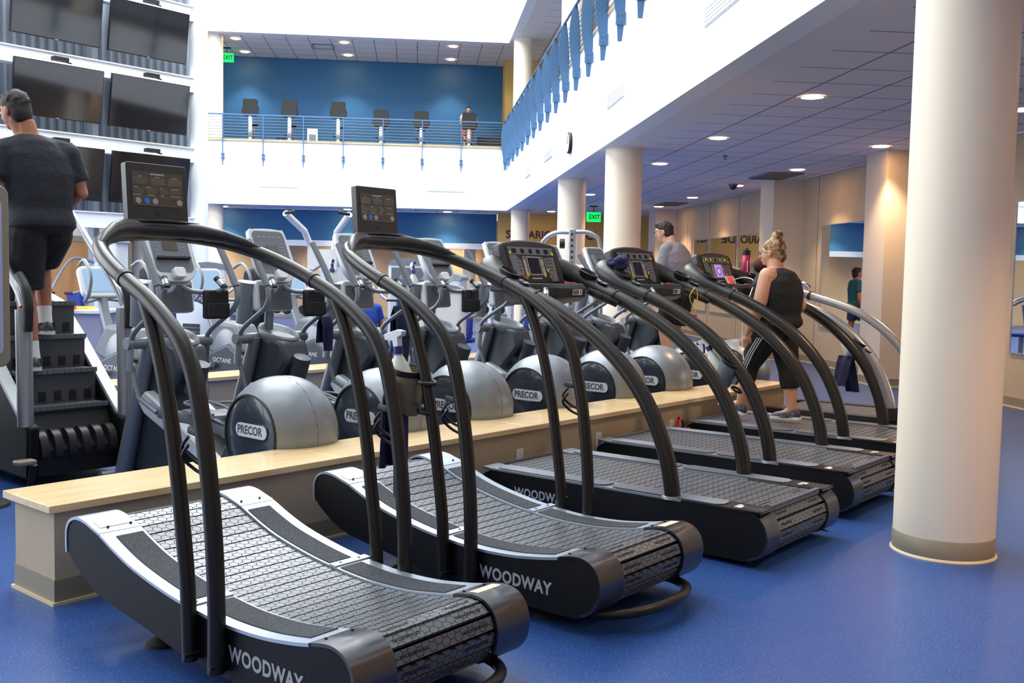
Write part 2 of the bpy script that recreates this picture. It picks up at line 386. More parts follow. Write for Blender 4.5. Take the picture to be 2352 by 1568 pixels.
for i, (a0, a1) in enumerate(((26.8, 27.6), (17.8, 18.5), (13.4, 14.05))):
    struct('wall_pilaster', MB().box(6.48, 7.1 if i < 2 else 7.35, a0, a1, 0, ZC + .003), M['pilaster'])
    mb = MB().box(6.465, 7.04, a0 - .014, a1, 0, .12); struct('baseboard_pilaster', mb, M['taupe_base'])
mb = MB().box(7.02, 7.045, 14.06, 17.8, 0, .12).box(7.02, 7.045, 18.5, 26.8, 0, .12); struct('baseboard_right', mb, M['taupe_base'])
mb = MB().box(7.18, 7.205, -6, 13.38, 0, .12); struct('baseboard_right', mb, M['taupe_base'])
mb = MB().box(7.005, 7.03, 14.06, 17.8, 0, .014).box(7.005, 7.03, 18.5, 26.8, 0, .014).box(7.165, 7.19, -6, 13.38, 0, .014).box(6.45, 7.04, 17.77, 17.79, 0, .014).box(6.45, 7.2, 13.37, 13.39, 0, .014).box(6.45, 6.465, 13.38, 14.05, 0, .014).box(6.45, 6.465, 17.78, 18.5, 0, .014)
struct('trim_base_edge', mb, M['cream_edge'])
# columns
COLS_A = (5.25, 14.23, 19.0, 28.4)
def column(name, n, a, z0, z1, r=.265, base=False):
    mb = MB(); mb.lathe([(r, z0), (r, z1)], (n, a, 0), 'z', 48)
    o = struct(name, mb, M['column_paint'], smooth=60)
    if base:
        mb = MB(); mb.lathe([(r + .002, .0), (r + .004, .11), (r + .001, .112)], (n, a, 0), 'z', 48, False)
        struct('baseboard_column', mb, M['taupe_base'], smooth=60)
        mb = MB(); mb.lathe([(r + .014, 0), (r + .011, .006), (r + .003, .012)], (n, a, 0), 'z', 48, False); struct('trim_column_base', mb, M['cream_edge'])
for i, a in enumerate(COLS_A): column('column', 2.955, a, 0, ZC + .01, base=True)
for a in (14.23, 19.0, 28.4): column('column_upper', 2.955, a, ZU + .05, ZT + .01)
column('column_far', -5.72, 29.4, 0, ZC); column('column_far_upper', -5.72, 29.4, ZU + .05, ZT + .01)
column('column_far', .9, 31.6, 0, 2.9, .2); column('column_far', 1.7, 31.6, 0, 2.9, .2)
# mirrors on the right wall
for i, (n, a0, a1, z0, z1) in enumerate(((7.03, 23.75, 25.1, .68, 2.4), (7.03, 21.6, 23.46, .68, 2.4), (7.03, 19.62, 21.3, .68, 2.4), (7.03, 15.06, 16.85, .68, 2.42), (7.19, 7.5, 11.45, .66, 2.46))):
    t = thing('wall_mirror', ['wall mirror farthest along the right wall, by the grey-shirted man', 'wall mirror showing the letters DE in reverse', 'wall mirror just behind the woman in black', 'wall mirror between the two beige pilasters, reflecting a man', 'large wall mirror at the right edge beyond the big white column'][i], 'mirror', WA(n, (a0 + a1) / 2, z0), -TA, 'mirrors along the right wall')
    h = (a1 - a0) / 2
    MB().box(-.006, .002, -h, h, 0, z1 - z0).build('mirror_glass', M['mirror'], t, smooth=0)
    mb = MB(); e = .018
    mb.box(-.012, .006, -h - e, -h, -e, z1 - z0 + e).box(-.012, .006, h, h + e, -e, z1 - z0 + e).box(-.012, .006, -h, h, -e, 0).box(-.012, .006, -h, h, z1 - z0, z1 - z0 + e)
    mb.build('frame', M['silver_tube'], t)
# yellow wall lettering
LET = mat('dark_letters', (44, 38, 62), .5)
t = thing('wall_lettering', 'dark capital letters spread along the yellow far wall', 'sign', WA(2.7, 30.09, 2.545), -TA)
for wd, n0, n1 in (('SOL', 2.705, 3.335), ('ARIO', 3.375, 4.10), ('DE', 4.27, 4.69), ('C', 5.14, 5.35), ('I', 5.40, 5.44), ('A', 6.60, 6.84)):
    o = fit(text('word', wd, 1, LET, t, None, 0, 1, .02), n1 - n0, .245); o.data.transform(Matrix.Translation(((n0 + n1) / 2 - 2.7, -.006, .122)) @ Matrix.Rotation(PI/2, 4, 'X'))
# clock and air vents on the fascias
t = thing('wall_clock', 'round wall clock high on the white balcony front', 'clock', WA(2.61, 17.0, 3.72), -TA)
MB().lathe([(.0, -.002), (.17, -.002), (.185, -.03), (.175, -.055), (.0, -.055)], axis='x', seg=32, caps=False).build('clock_case', M['black'], t)
MB().lathe([(.0, -.056), (.15, -.056), (.15, -.058), (0, -.058)], axis='x', seg=32, caps=False).build('clock_face', M['label_white'], t)
MB().box(-.064, -.059, -.006, .006, 0, .12).box(-.064, -.059, 0, .08, -.005, .005).build('hand', M['ink'], t)
VENT = mat('vent_white', (222, 226, 228), .5)
def vent(loc, rz, wx, h, label, grp, mats=(VENT, M['plastic_mid']), horiz=False):
    t = thing('air_vent', label, 'vent', loc, rz, grp); nb = 9 if horiz else 5
    if horiz:
        mb = MB().box(-wx/2, wx/2, -h/2, -h/2+.03, -.02, 0).box(-wx/2, wx/2, h/2-.03, h/2, -.02, 0).box(-wx/2, -wx/2+.03, -h/2, h/2, -.02, 0).box(wx/2-.03, wx/2, -h/2, h/2, -.02, 0)
        mb.build('frame', mats[0], t); mb = MB()
        for k in range(nb): mb.box(-wx/2+.03, wx/2-.03, -h/2+.04+k*(h-.08)/nb, -h/2+.055+k*(h-.08)/nb, -.016, -.002)
        mb.build('slats', mats[1], t)
    else:
        MB().box(-wx/2, wx/2, -.012, 0, 0, h).build('frame', mats[0], t)
        mb = MB()
        for k in range(nb): mb.box(-wx/2+.02, wx/2-.02, -.018, -.012, .01+k*(h-.02)/nb, .01+(k+.5)*(h-.02)/nb)
        mb.build('slats', mats[0], t)
    return t
for i, a in enumerate((8.55, 13.2, 19.9, 23.5)): vent(WA(2.61, a, 3.76), -TA - PI/2, 1.1, .2, 'pale air grille on the right balcony front, ' + ('nearest to the camera', 'between camera and clock', 'just beyond the clock', 'farthest from the camera')[i], 'grilles on the right balcony front')
for i, n in enumerate((-3.83, .85)): vent(WA(n, 28.9, 3.78), -TA, 1.08, .09, ('pale slotted air grille at left on the far balcony front', 'pale slotted air grille at right on the far balcony front')[i], 'grilles on the far balcony front')
vent(WA(6.28, 17.2, ZC), -TA, .6, 1.1, 'dark ceiling grille in front of the middle beige pilaster', 'ceiling grilles', (M['plastic_mid'], M['taupe_base']), True)
vent(WA(6.31, 24.6, ZC), -TA, .6, 1.1, 'dark ceiling grille near the far end of the lower ceiling', 'ceiling grilles', (M['plastic_mid'], M['taupe_base']), True)
vent(WA(-2.75, 30.3, ZT), -TA, .6, .6, 'grey ceiling grille above the upper balcony bikes', 'ceiling grilles', (M['grey_silver'], M['grey_light']), True)
# recessed lamps
def downlight(n, a, z, label, grp, r=.11, power=110, spot=True, cone=104, lcol=(1, .68, .42)):
    t = thing('downlight', label, 'ceiling light', WA(n, a, z), -TA, grp)
    MB().lathe([(r, 0), (r + .022, -.002), (r + .02, -.008), (r - .002, -.006)], seg=28, caps=False).build('ring', M['white_plastic'], t)
    MB().lathe([(r, -.002), (r*.9, -.004), (.001, -.004)], seg=28, caps=False).build('lens', M['emit_lamp'], t)
    if spot:
        l = bpy.data.lights.new('downlight_lamp', 'SPOT'); l.energy = power; l.spot_size = math.radians(cone); l.spot_blend = .6; l.shadow_soft_size = .09; l.color = lcol
        o = bpy.data.objects.new('downlight_lamp', l); COL.objects.link(o); o.location = WA(n, a, z - .03)
for k, (n, a) in enumerate(((3.89, .4), (3.89, 3.5), (6.28, .6), (6.28, 3.7), (5.1, -2.5), (3.89, -2.7))): downlight(n, a, ZC, 'round recessed lamp in the lower ceiling behind the camera', 'recessed lamps behind the camera', power=260)
for k, a in enumerate((6.6, 9.71, 12.8, 15.92, 19.1, 22.39, 25.6, 28.8)): downlight(3.89, a, ZC, ('round recessed lamp in the lower ceiling, ' + ('hidden above the big column', 'nearest and largest one in view', 'second nearest of the inner row', 'third nearest of the inner row', 'just right of the widest round column', 'between the two far round columns', 'left of the green exit sign', 'beside the farthest round column')[k]), 'recessed lamps of the lower ceiling', power=170)
for k, a in enumerate((6.9, 10.0, 13.09, 16.19, 19.3, 22.5, 25.7)): downlight(6.28 if a != 13.09 else 6.22, a, ZC, 'round recessed lamp along the right wall, ' + ('behind the big column', 'at the right image edge', 'beside the nearest beige pilaster', 'above the mirror with a man in it', 'beside the black camera dome', 'before the farthest mirror', 'above the grey-shirted man')[k], 'recessed lamps of the lower ceiling', power=300)
for k, (n, a) in enumerate(((-5.17, 29.75), (-5.2, 31.5), (-2.1, 29.7), (-2.1, 31.4), (1.03, 29.65), (1.03, 31.45))): downlight(n, a, ZT, 'recessed lamp of the upper far ceiling, ' + ('front left', 'rear left, near the exit sign', 'front middle', 'rear middle', 'front right', 'rear right')[k], 'recessed lamps of the upper far ceiling', power=260, spot=(k % 2 == 1), lcol=(1, .86, .72), cone=84)
for k, n in enumerate((-5.6, -2.0, .95)): downlight(n, 30.2, ZC, 'recessed lamp under the far balcony, ' + ('leftmost', 'behind the middle treadmill display', 'rightmost')[k], 'recessed lamps under the far balcony', power=150, lcol=(1, .86, .72), cone=90)
for k, n in enumerate((-6.5, -2.5, 1.2, 4.6)): downlight(n, 32.0, 2.9, 'added recessed fill lamp in the room under the far balcony, ' + ('left end', 'left of centre', 'right of centre', 'right end')[k], 'added fill lamps of the far room', power=260, lcol=(1, .84, .68), cone=130)  # unseen lamps added to brighten the far lower room
# smoke heads, sprinklers and camera dome
for k, (n, a, z) in enumerate(((4.55, 14.6, ZC), (4.7, 24.5, ZC), (.0, 29.9, ZT))):
    t = thing('sprinkler_head', 'small sprinkler head in the ceiling, ' + ('between the nearest lamps', 'near the exit sign', 'upper far ceiling')[k], 'sprinkler', WA(n, a, z), -TA)
    MB().lathe([(.001, 0), (.04, -.001), (.04, -.008), (.012, -.01), (.01, -.05), (.03, -.052), (.03, -.056), (.001, -.057)], seg=14, caps=False).build('sprinkler', M['plastic_mid'], t)
t = thing('camera_dome', 'black camera dome on the lower ceiling', 'security camera', WA(6.1, 19.0, ZC), -TA)
MB().lathe([(.001, 0), (.09, 0), (.09, -.03), (.08, -.035)], seg=20, caps=False).build('mount', M['plastic_mid'], t)
MB().ell((0, 0, -.035), (.075, .075, .08), 16).build('dome', M['black_gloss'], t)
# exit signs
def exit_sign(n, a, z, label, s=1.0):
    top = (ZC if z < 5 else ZT + .008) - z + .004
    t = thing('exit_sign', label, 'exit sign', WA(n, a, z), -TA)
    MB().box(-.1*s, .1*s, -.04, .04, top - .03, top).cyl((0, 0, .12*s), (0, 0, top - .01), .012).build('mount', M['black'], t)
    MB().box(-.18*s, .18*s, -.012, .012, -.11*s, .13*s).build('panel', M['exit_green'], t)
    text('letters', 'EXIT', .15*s, mat('exit_letters', (10, 90, 50), .5), t, Matrix.Translation((.02*s, -.014, .01*s)) @ Matrix.Rotation(PI/2, 4, 'X'), .001, .9, .004*s)
    MB().prism([(-.2*s, 0), (-.15*s, .04*s), (-.15*s, -.04*s)], -.016, -.013).build('arrow', M['exit_green'], t)
exit_sign(4.63, 26.0, 2.99, 'green EXIT sign hanging under the lower ceiling between two columns', 1.05)
exit_sign(-5.64, 31.0, 7.73, 'green EXIT sign at the upper left of the blue wall', 1.1)
# fire call point on the far pilaster
t = thing('fire_alarm', 'small red fire alarm box on the far beige pilaster', 'fire alarm', WA(6.48, 27.1, 2.08), -TA)
MB().box(-.05, 0, -.07, .07, -.09, .09).build('alarm_box', M['red'], t, bevel=.006)
MB().box(-.056, -.05, -.045, .045, -.02, .02).build('alarm_plate', M['label_white'], t)
# ------------------------------------------------------------------ railings
def far_rail():
    t = thing('balcony_railing', 'blue cable railing across the far balcony', 'railing', WA(-1.6, 28.85, ZU), -TA)
    X0, X1 = -5.1, 4.02
    mb = MB().box(X0 - 8, X1, -.03, .02, .70, .735); mb.build('top_rail', M['rail_blue'], t)
    for k in range(7):
        x = -3.76 + 1.105 * k
        p = MB().prism([(-.05, .72), (-.018, .72), (-.018, .0), (-.03, -.35), (-.055, -.70), (-.07, -.70), (-.075, -.3), (-.062, 0)], x - .012, x + .012, ax='x').build('post', M['rail_blue'], t)
        MB().box(x - .04, x + .04, -.055, .03, -.42, -.36).box(x - .04, x + .04, -.055, .03, -.52, -.46).build('bracket', M['rail_blue'], p)
    for k in range(8):
        z = .06 + .082 * k; MB().cyl((X0 - 8, -.03, z), (X1, -.03, z), .007, 6).build('cable', M['cable_steel'], t)
far_rail()
def right_rail():
    t = thing('balcony_railing', 'blue railing with curved blade posts along the right balcony', 'railing', WA(2.6, 17, ZU), -TA)
    Y0, Y1 = -16, 11.75
    MB().tube([(-.10, Y0, .72), (-.10, Y1, .72)], .022, 10).build('top_rail', M['rail_blue'], t)
    mb0 = MB()
    out = [(-.12, .73), (-.17, .55), (-.195, .30), (-.185, .05), (-.145, -.20), (-.115, -.38), (-.10, -.62)]
    inn = [(-.045, -.62), (-.02, -.38), (-.01, -.2), (-.012, .05), (-.02, .3), (-.045, .55), (-.075, .73)]
    prof = cat2(out, 4) + cat2(inn, 4)
    mb0.prism(prof, -.008, .008)
    p0 = mb0.build('blade_post', M['rail_blue'], t)
    br = MB().box(-.13, -.004, -.03, .012, -.42, -.26).build('bracket', M['rail_blue'], p0)
    bo = MB()
    for (x, z) in ((-.10, -.30), (-.045, -.30), (-.07, -.38)): bo.cyl((x, -.04, z), (x, -.03, z), .012, 8)
    bo = bo.build('bolts', M['rail_blue'], p0)
    ys = [12.1 - 1.155 * k + -.3 for k in range(24)]
    p0.location = (0, ys[0], 0)
    for y in ys[1:]:
        c = p0.copy(); COL.objects.link(c); c.parent = t; c.location = (0, y, 0)
        for q in (br, bo):
            d = q.copy(); COL.objects.link(d); d.parent = c
    for k in range(8):
        z = .05 + .083 * k; MB().cyl((-.03, Y0, z), (-.03, Y1, z), .006, 6).build('cable', M['cable_steel'], t)
right_rail()
# ------------------------------------------------------------------ low walls with maple tops
def low_wall(c0, c1, b0, b1, label, seams, name='low_wall'):
    t = thing(name, label, 'low wall', WB((c0 + c1) / 2, b0, 0), -TB); h = (c1 - c0) / 2 ; L = b1 - b0
    MB().box(-h + .035, h - .035, .02, L - .02, .0, .42).build('wall_body', M['beige_wall'], t)
    MB().box(-h + .03, h - .03, .015, L - .015, 0, .112).build('skirting', M['taupe_base'], t)
    MB().box(-h + .018, h - .018, .003, L - .003, 0, .014).build('skirting_edge', M['cream_edge'], t)
    e = [-.02] + seams + [L]
    for i in range(len(e) - 1): MB().box(-h - .005, h + .005, e[i] + .001, e[i + 1] - .001, .42, .456).build('maple_top', M['maple'], t, bevel=.004)
    return t
low_wall(-.45, 0, 0, 7.45, 'long beige low wall with a maple top in front of the treadmills', [1.62, 3.3, 4.95])
low_wall(-4.45, -4.0, .4, 8.0, 'second beige low wall with a maple top behind the elliptical row', [2.0, 4.0, 6.0])
for i, (b, z) in enumerate(((3.24, .24), (4.18, .25), (5.25, .24), (.98, .22))):
    t = thing('wall_outlet', 'white outlet plate on the low wall, ' + ('beside the first flat treadmill', 'beside the second flat treadmill', 'under the red strap', 'behind the front treadmill')[i], 'outlet', WB(-.035, b, z), -TB)
    MB().box(0, .006, -.037, .037, -.06, .06).build('plate', M['white_plastic'], t, bevel=.002)
    MB().box(.006, .008, -.014, .014, -.04, -.012).box(.006, .008, -.014, .014, .012, .04).build('sockets', M['label_white'], t)
    if i < 2: MB().tube(cat([(.01, 0, -.02), (.05, .01, -.02), (.09, .03, -.06), (.10, .05, -.16)], 5), .014, 8).build('plug', M['black'], t)
t = thing('safety_strap', 'red strap with black loop hanging on the low wall outlet', 'strap', WB(.02, 5.27, .2), -TB)
MB().tube(cat([(0, -.06, -.02), (.01, -.02, .07), (.0, .02, .12)], 6), .018, 8, flat=(1, .4)).cbox((.02, .1, .0), (.03, .09, .06)).build('strap', M['red'], t)
MB().tube(cat([(0, .0, .12), (.01, .05, .08), (.01, .05, .02), (.02, .0, -.03)], 5), .008, 6).build('loop', M['black'], t)
# ================================================================== CURVED TREADMILLS
def arc_uv(pts, step=.05):
    out = [Vector(pts[0])]
    for p in pts[1:]: out.append(Vector(p))
    return out
def resample(P, d):
    P = [Vector((p[0], p[1])) for p in P]; L = [0]
    for i in range(1, len(P)): L.append(L[-1] + (P[i] - P[i-1]).length)
    n = max(2, int(L[-1] / d)); out = []; j = 0
    for k in range(n + 1):
        s = L[-1] * k / n
        while j < len(L) - 2 and L[j + 1] < s: j += 1
        t = (s - L[j]) / max(1e-9, L[j + 1] - L[j]); out.append(P[j].lerp(P[j + 1], t))
    return out, L[-1] / n
def belt(path, y0, y1, pitch, gap, parent, shift, th=.014):
    pts, d = resample(path, pitch); mb = MB(); uv = []; mb.uv = uv; mb.org = shift
    for i in range(len(pts) - 1):
        a, b = pts[i], pts[i + 1]; t = (b - a).normalized(); nrm = Vector((-t.y, t.x))
        g_ = gap * (2.1 if (a.x + b.x) / 2 > path[-1][0] and (a.x + b.x) / 2 > 1.93 else 1); a2 = a + t * g_ / 2; b2 = b - t * g_ / 2
        if nrm.y < 0 and False: nrm = -nrm
        q = [a2, b2, b2 - nrm * th, a2 - nrm * th]
        vs = [Vector((p.x, y, p.y)) for y in (y0, y1) for p in q]
        mb.add(vs, [(0, 1, 2, 3), (7, 6, 5, 4), (0, 4, 5, 1), (1, 5, 6, 2), (2, 6, 7, 3), (3, 7, 4, 0)])
        us = [i * .065, i * .065 + d - gap, i * .065 + d - gap, i * .065]
        uv += [(u, y) for y in (y0, y1) for u in us]
    return mb.build('belt', M['belt'], parent, smooth=0), pts
CURVE_SIDE = [(.20, .345), (.205, .40), (.235, .440), (.29, .460), (.36, .456), (.42, .441), (.48, .425), (.60, .380), (.74, .338), (.94, .300), (1.12, .278), (1.33, .265), (1.54, .273), (1.70, .294), (1.79, .311), (1.86, .326), (1.915, .330), (1.965, .315), (2.0, .278), (2.015, .225), (2.005, .165), (1.97, .115), (1.92, .085), (1.84, .070), (1.4, .072), (1.08, .085), (.84, .12), (.50, .165), (.38, .20), (.28, .255), (.22, .30)]
CURVE_TOP = CURVE_SIDE[:20]
def offset_curve(P, d):
    out = []
    for i in range(len(P)):
        a = Vector(P[max(i-1, 0)]); b = Vector(P[min(i+1, len(P)-1)]); t = (b - a).normalized(); out.append((P[i][0] - t.y * d, P[i][1] + t.x * d))
    return out
def band(mb, P, y0, y1, th=.006, off=0.0):
    # strip following a profile curve P in (x,z): thin plate of thickness th, its top face offset by off
    A_ = offset_curve(P, off); B_ = offset_curve(P, off - th); n = len(P)
    vs = [Vector((p[0], y, p[1])) for y in (y0, y1) for p in A_ + B_]; m = 2 * n; fs = []
    for i in range(n - 1):
        fs += [(i, i+1, m+i+1, m+i), (n+i+1, n+i, m+n+i, m+n+i+1), (i+1, i, n+i, n+i+1), (m+i, m+i+1, m+n+i+1, m+n+i)]
    fs += [(0, m, m+n, n), (n-1, 2*n-1, m+2*n-1, m+n-1)]
    mb.add(vs, fs)
def sub_curve(P, x0, x1):
    out = []
    for i in range(len(P) - 1):
        a, b = P[i], P[i+1]
        if not out and a[0] <= x0 <= b[0]: t = (x0-a[0])/(b[0]-a[0]); out.append((x0, a[1]+(b[1]-a[1])*t))
        if out and a[0] > x0 and a[0] < x1: out.append(a)
        if out and a[0] <= x1 <= b[0]: t = (x1-a[0])/(b[0]-a[0]); out.append((x1, a[1]+(b[1]-a[1])*t)); break
    return out
def smooth2(P, n=4): return cat2(P, n)
def woodway(parent, M_, m=None): return fit(text('maker_logo', 'WOODWAY', 1, m or M['logo_grey'], parent, None, .0, 1, .035, 'CENTER', 1.08), .41, .058, M_ @ Matrix.Diagonal((1, 1, 1, 1)))
def curve_treadmill(b0, label, dc=0.0, flip=False):
    CX0 = 1.1; sh = Vector((CX0, 0, 0))
    t = thing('curved_treadmill', label, 'treadmill', WB(CX0 + dc, b0, 0), -TB, 'curved treadmills at the near end of the row')
    W2 = .42
    side = smooth2(CURVE_SIDE + [CURVE_SIDE[0]], 3)[:-1]
    for s in (-1, 1):
        mb = MB(); mb.org = sh; mb.prism(side, s*W2, s*(W2 - .022)); sp_ = mb.build('side_panel', M['side_black'], t)
        mb = MB(); mb.org = sh
        for (x, z) in ((.50, .19), (.52, .17)): pass
        for x in (.485, 1.80):
            mb.box(x - .0012, x + .0012, s*(W2 + .0006), s*(W2 - .004), .17 if x < 1 else .075, .415 if x < 1 else .308)
        mb.build('panel_seam', M['black'], sp_, smooth=0)
        if s < 0:
            o = woodway(sp_, basis((1.565 - CX0, -W2 - .0012, .170), (1, 0, 0.0), (0, 0, 1)))
        else:
            o = woodway(sp_, basis((1.565 - CX0, W2 + .0012, .170), (-1, 0, 0.0), (0, 0, 1)))
    top = smooth2(CURVE_TOP, 4)
    y_in, y_out = .245, .425
    for s in (-1, 1):
        ya, yb = (s*y_in, s*y_out)
        fc = [p for p in top if p[0] <= .48 ][1:] ; 
        mb = MB(); mb.org = sh; band(mb, [(.202, .30)] + fc, ya, yb, .012, .004); fcap = mb.build('front_cap', M['rim_silver'], t)
        rc = sub_curve(top, 1.80, 1.99) 
        rcap_path = [p for p in top if p[0] >= 1.80 or False]
        i0 = max(i for i, p in enumerate(top) if p[0] < 1.80)
        rcap_path = top[i0 + 1:] + cat2([(2.015, .225), (2.005, .165), (1.97, .115), (1.92, .088)], 4)[1:]
        mb = MB(); mb.org = sh; band(mb, rcap_path, ya, yb, .012, .005); rcap = mb.build('rear_cap', M['steel_cap'], t, smooth=60)
        for (xa, xb) in ((.483, 1.115), (1.118, 1.797)):
            P = sub_curve(top, xa, xb); mb = MB(); mb.org = sh; band(mb, P, ya, yb, .012, .003); rim = mb.build('side_rail', M['rim_silver'], t)
            P = sub_curve(top, xa + .035, xb - .03 if xb < 1.2 else xb - .05); mb = MB(); mb.org = sh; band(mb, P, s*(y_in + .012), s*(y_out - .052), .006, .0065); mb.build('grit_pad', M['grit'], rim)
        mb = MB(); mb.org = sh; band(mb, sub_curve(top, 1.098, 1.135), ya, s*(y_out + .012), .006, .009); mb.build('pad_bracket', M['rim_silver'], t)
        for x, ys in ((.45, (.27, .37)), (1.115, (.29, .39)), (1.83, (.27, .38))):
            z = sub_curve(top, x, x + .01)[0][1]
            for y in ys: mb = MB(); mb.org = sh; mb.cyl((x, s*y, z + .006), (x, s*y, z + .011), .006, 10); mb.build('bolt_head', M['black'], t)
        # warning label
        P = sub_curve(top, .385, .445) if s < 0 else sub_curve(top, 1.855, 1.90)
        mb = MB(); mb.org = sh; band(mb, P, s*.27, s*.40, .002, .0062); mb.build('warning_label', M['yellow_label'], fcap if s < 0 else rcap, smooth=0)
    # belt
    i0 = max(i for i, p in enumerate(top) if p[0] < .33)
    path = offset_curve(top[i0:], -.006) + [(x - .008, z) for x, z in cat2([(2.015, .225), (2.005, .165), (1.97, .115), (1.90, .075), (1.80, .068)], 4)[1:]]
    path = [(.235, .34), (.25, .40), (.285, .438), (.32, .452)] + path[1:]
    bl, bp = belt(path, -.24, .24, .0605, .008, t, sh)
    MB().tube([(p.x, 0, p.y) for p in []] or [(0, 0, 0), (0, 0, .001)], .001, 3) if False else None
    for rc_ in ((1.905, 0, .205), (.32, 0, .355)): mb = MB(); mb.org = sh; mb.lathe([(.001, -.235), (.075, -.235), (.075, .235), (.001, .235)], rc_, 'y', 24); mb.build('roller', M['black'], t)
    mb = MB(); mb.org = sh; mb.prism([(.42, .36), (1.0, .235), (1.7, .23), (1.8, .12), (1.1, .11), (.5, .20)], -.36, .36); mb.build('inner_frame', M['black'], t, smooth=0)
    # slat lettering on the last slats
    for i in range(len(bp) - 1):
        a, b = bp[i], bp[i+1]; mid = (a + b) / 2
        if mid.x > 1.86 or (mid.x > .36 and mid.x < 1.86 and i % 1 == 0 and mid.x < 0):
            tt = (b - a).normalized(); nn_ = Vector((-tt.y, tt.x)); c = mid + nn_ * .0012
            if nn_.y < -.3: continue
            for y in (-.15, .15):
                text('slat_lettering', 'WOODWAY', .017, M['ink'], bl, basis((c.x - CX0, y, c.y), (0, 1, 0), (-tt.x, 0, -tt.y)), .0004, 1.3, .0004)
    # handrail frame
    near = [(1.33, -.45, .10), (1.332, -.45, .32), (1.318, -.45, .55), (1.285, -.45, .80), (1.242, -.45, .99), (1.195, -.45, 1.13), (1.125, -.45, 1.23), (1.02, -.45, 1.312), (.90, -.45, 1.382), (.78, -.448, 1.434), (.66, -.440, 1.483), (.53, -.415, 1.533), (.41, -.37, 1.577), (.31, -.295, 1.612), (.245, -.20, 1.633), (.222, -.10, 1.642)]
    full = near + [(.218, 0, 1.645)] + [(x, -y, z) for x, y, z in reversed(near)]
    mb = MB(); mb.org = sh; mb.tube(cat(full, 5), .031, 20); hr = mb.build('handrail', M['tube_black'], t, smooth=80)
    for s in (-1, 1):
        mb = MB(); mb.org = sh; mb.tube(cat([(1.167, s*.45, .10), (1.155, s*.45, .36), (1.122, s*.45, .59), (1.08, s*.45, .83), (1.02, s*.45, 1.06), (.95, s*.45, 1.25), (.88, s*.45, 1.38)], 5), .028, 18); mb.build('support_post', M['tube_black'], t, smooth=80)
        mb = MB(); mb.org = sh; P = cat([(.745, s*.4465, 1.449), (.720, s*.445, 1.459)], 2); mb.tube(P, .0345, 20); mb.build('collar', M['black'], hr, smooth=60)
        mb = MB(); mb.org = sh
        for x, z in ((1.35, .13), (1.19, .13)): mb.cyl((x, s*.42, z), (x, s*.49, z), .008, 10)
        mb.build('post_bolt', M['black'], t)
        # cup cage between the posts
        mb = MB(); mb.org = sh; y = s*.45
        mb.tube(cat([(1.275, y, .985), (1.245, y, .99), (1.20, y, .985), (1.155, y, .99)], 4), .011, 8, flat=(1.3, .6))
        for dz in (0, .03): mb.tube(cat([(1.20, y - .03, .975 - dz), (1.17, y - .035, .93 - dz), (1.19, y, .885 - dz), (1.24, y + .02, .86 - dz), (1.29, y, .85 - dz)], 5), .0065, 8)
        if s < 0: mb.v = [Vector((p.x + .01, p.y, p.z - .06)) for p in mb.v]
        else: mb.v = [Vector((p.x + .01, p.y, p.z - .06)) for p in mb.v]
        mb.build('bottle_cage', M['black'], t)
    # pull handle at the rear and levelling feet
    mb = MB(); mb.org = sh; mb.tube(cat([(1.84, -.33, .085), (1.95, -.31, .08), (2.04, -.24, .085), (2.09, -.12, .09), (2.10, 0, .092), (2.09, .12, .09), (2.04, .24, .085), (1.95, .31, .08), (1.84, .33, .085)], 5), .022, 14); mb.build('pull_handle', M['tube_black'], t, smooth=80)
    for (x, y) in ((.72, -.30), (.72, .30), (1.66, -.30), (1.66, .30)):
        mb = MB(); mb.org = sh; mb.lathe([(.001, 0), (.058, 0), (.056, .012), (.022, .034), (.014, .036), (.001, .036)], (x, y, 0), 'z', 20, False).lathe([(.011, .03), (.011, .19 if x < 1 else .14)], (x, y, 0), 'z', 10); mb.build('levelling_foot', M['rubber'], t)
    # display head
    mb = MB(); mb.org = sh
    P = [(-.37, 1.655), (-.30, 1.672), (-.17, 1.692), (0, 1.698), (.17, 1.692), (.30, 1.672), (.38, 1.648), (.30, 1.640), (0, 1.655), (-.30, 1.640)]
    rs = []
    for y, z, wx, h in ((-.385, 1.583, .028, .020), (-.33, 1.617, .036, .030), (-.26, 1.646, .044, .038), (-.18, 1.660, .046, .042), (-.1, 1.664, .046, .043), (.1, 1.664, .046, .043), (.18, 1.658, .044, .038), (.26, 1.642, .040, .032), (.33, 1.614, .034, .027), (.40, 1.568, .028, .022)):
        xc = .225 + 1.22*max(0, abs(y) - .12)**1.35; rs.append([Vector((xc + wx*math.cos(2*PI*k/14), y, z + h*math.sin(2*PI*k/14))) for k in range(14)])
    mb.rings(rs); mb.build('console_cradle', M['plastic_dark'], t, smooth=60)
    mb = MB(); mb.org = sh
    mb.tube(cat([(.255, -.17, 1.692), (.258, 0, 1.700), (.255, .18, 1.692)], 6), .007, 8).tube(cat([(.255, -.17, 1.690), (.262, -.10, 1.678), (.264, 0, 1.678), (.26, .19, 1.672)], 6), .006, 8); mb.build('cradle_trim', M['black'], t)
    d = thing('x', 'x y z w', 'x') if False else None
    K = Matrix.Translation((.195 - CX0, .012, 1.822)) @ Matrix.Rotation(math.radians(-5), 4, 'Y') @ Matrix.Rotation(PI/2, 4, 'Z') @ Matrix.Rotation(PI/2, 4, 'X')   # local x->+y(right), y->up, z->+x (towards user)
    mb = MB(); mb.prism(rrect(.292, .262, .010), -.042, 0, K, 'z'); head = mb.build('display_head', M['plastic_dark'], t, bevel=.003)
    mb = MB(); mb.prism(rrect(.248, .150, .010, cy=.018), .0004, .0024, K, 'z'); scr = mb.build('display_panel', M['panel_brown'], head)
    mb = MB()
    for x in (-.085, 0, .083): mb.prism(rrect(.068, .031, .002, cx=x, cy=.052), .0024, .0036, K, 'z')
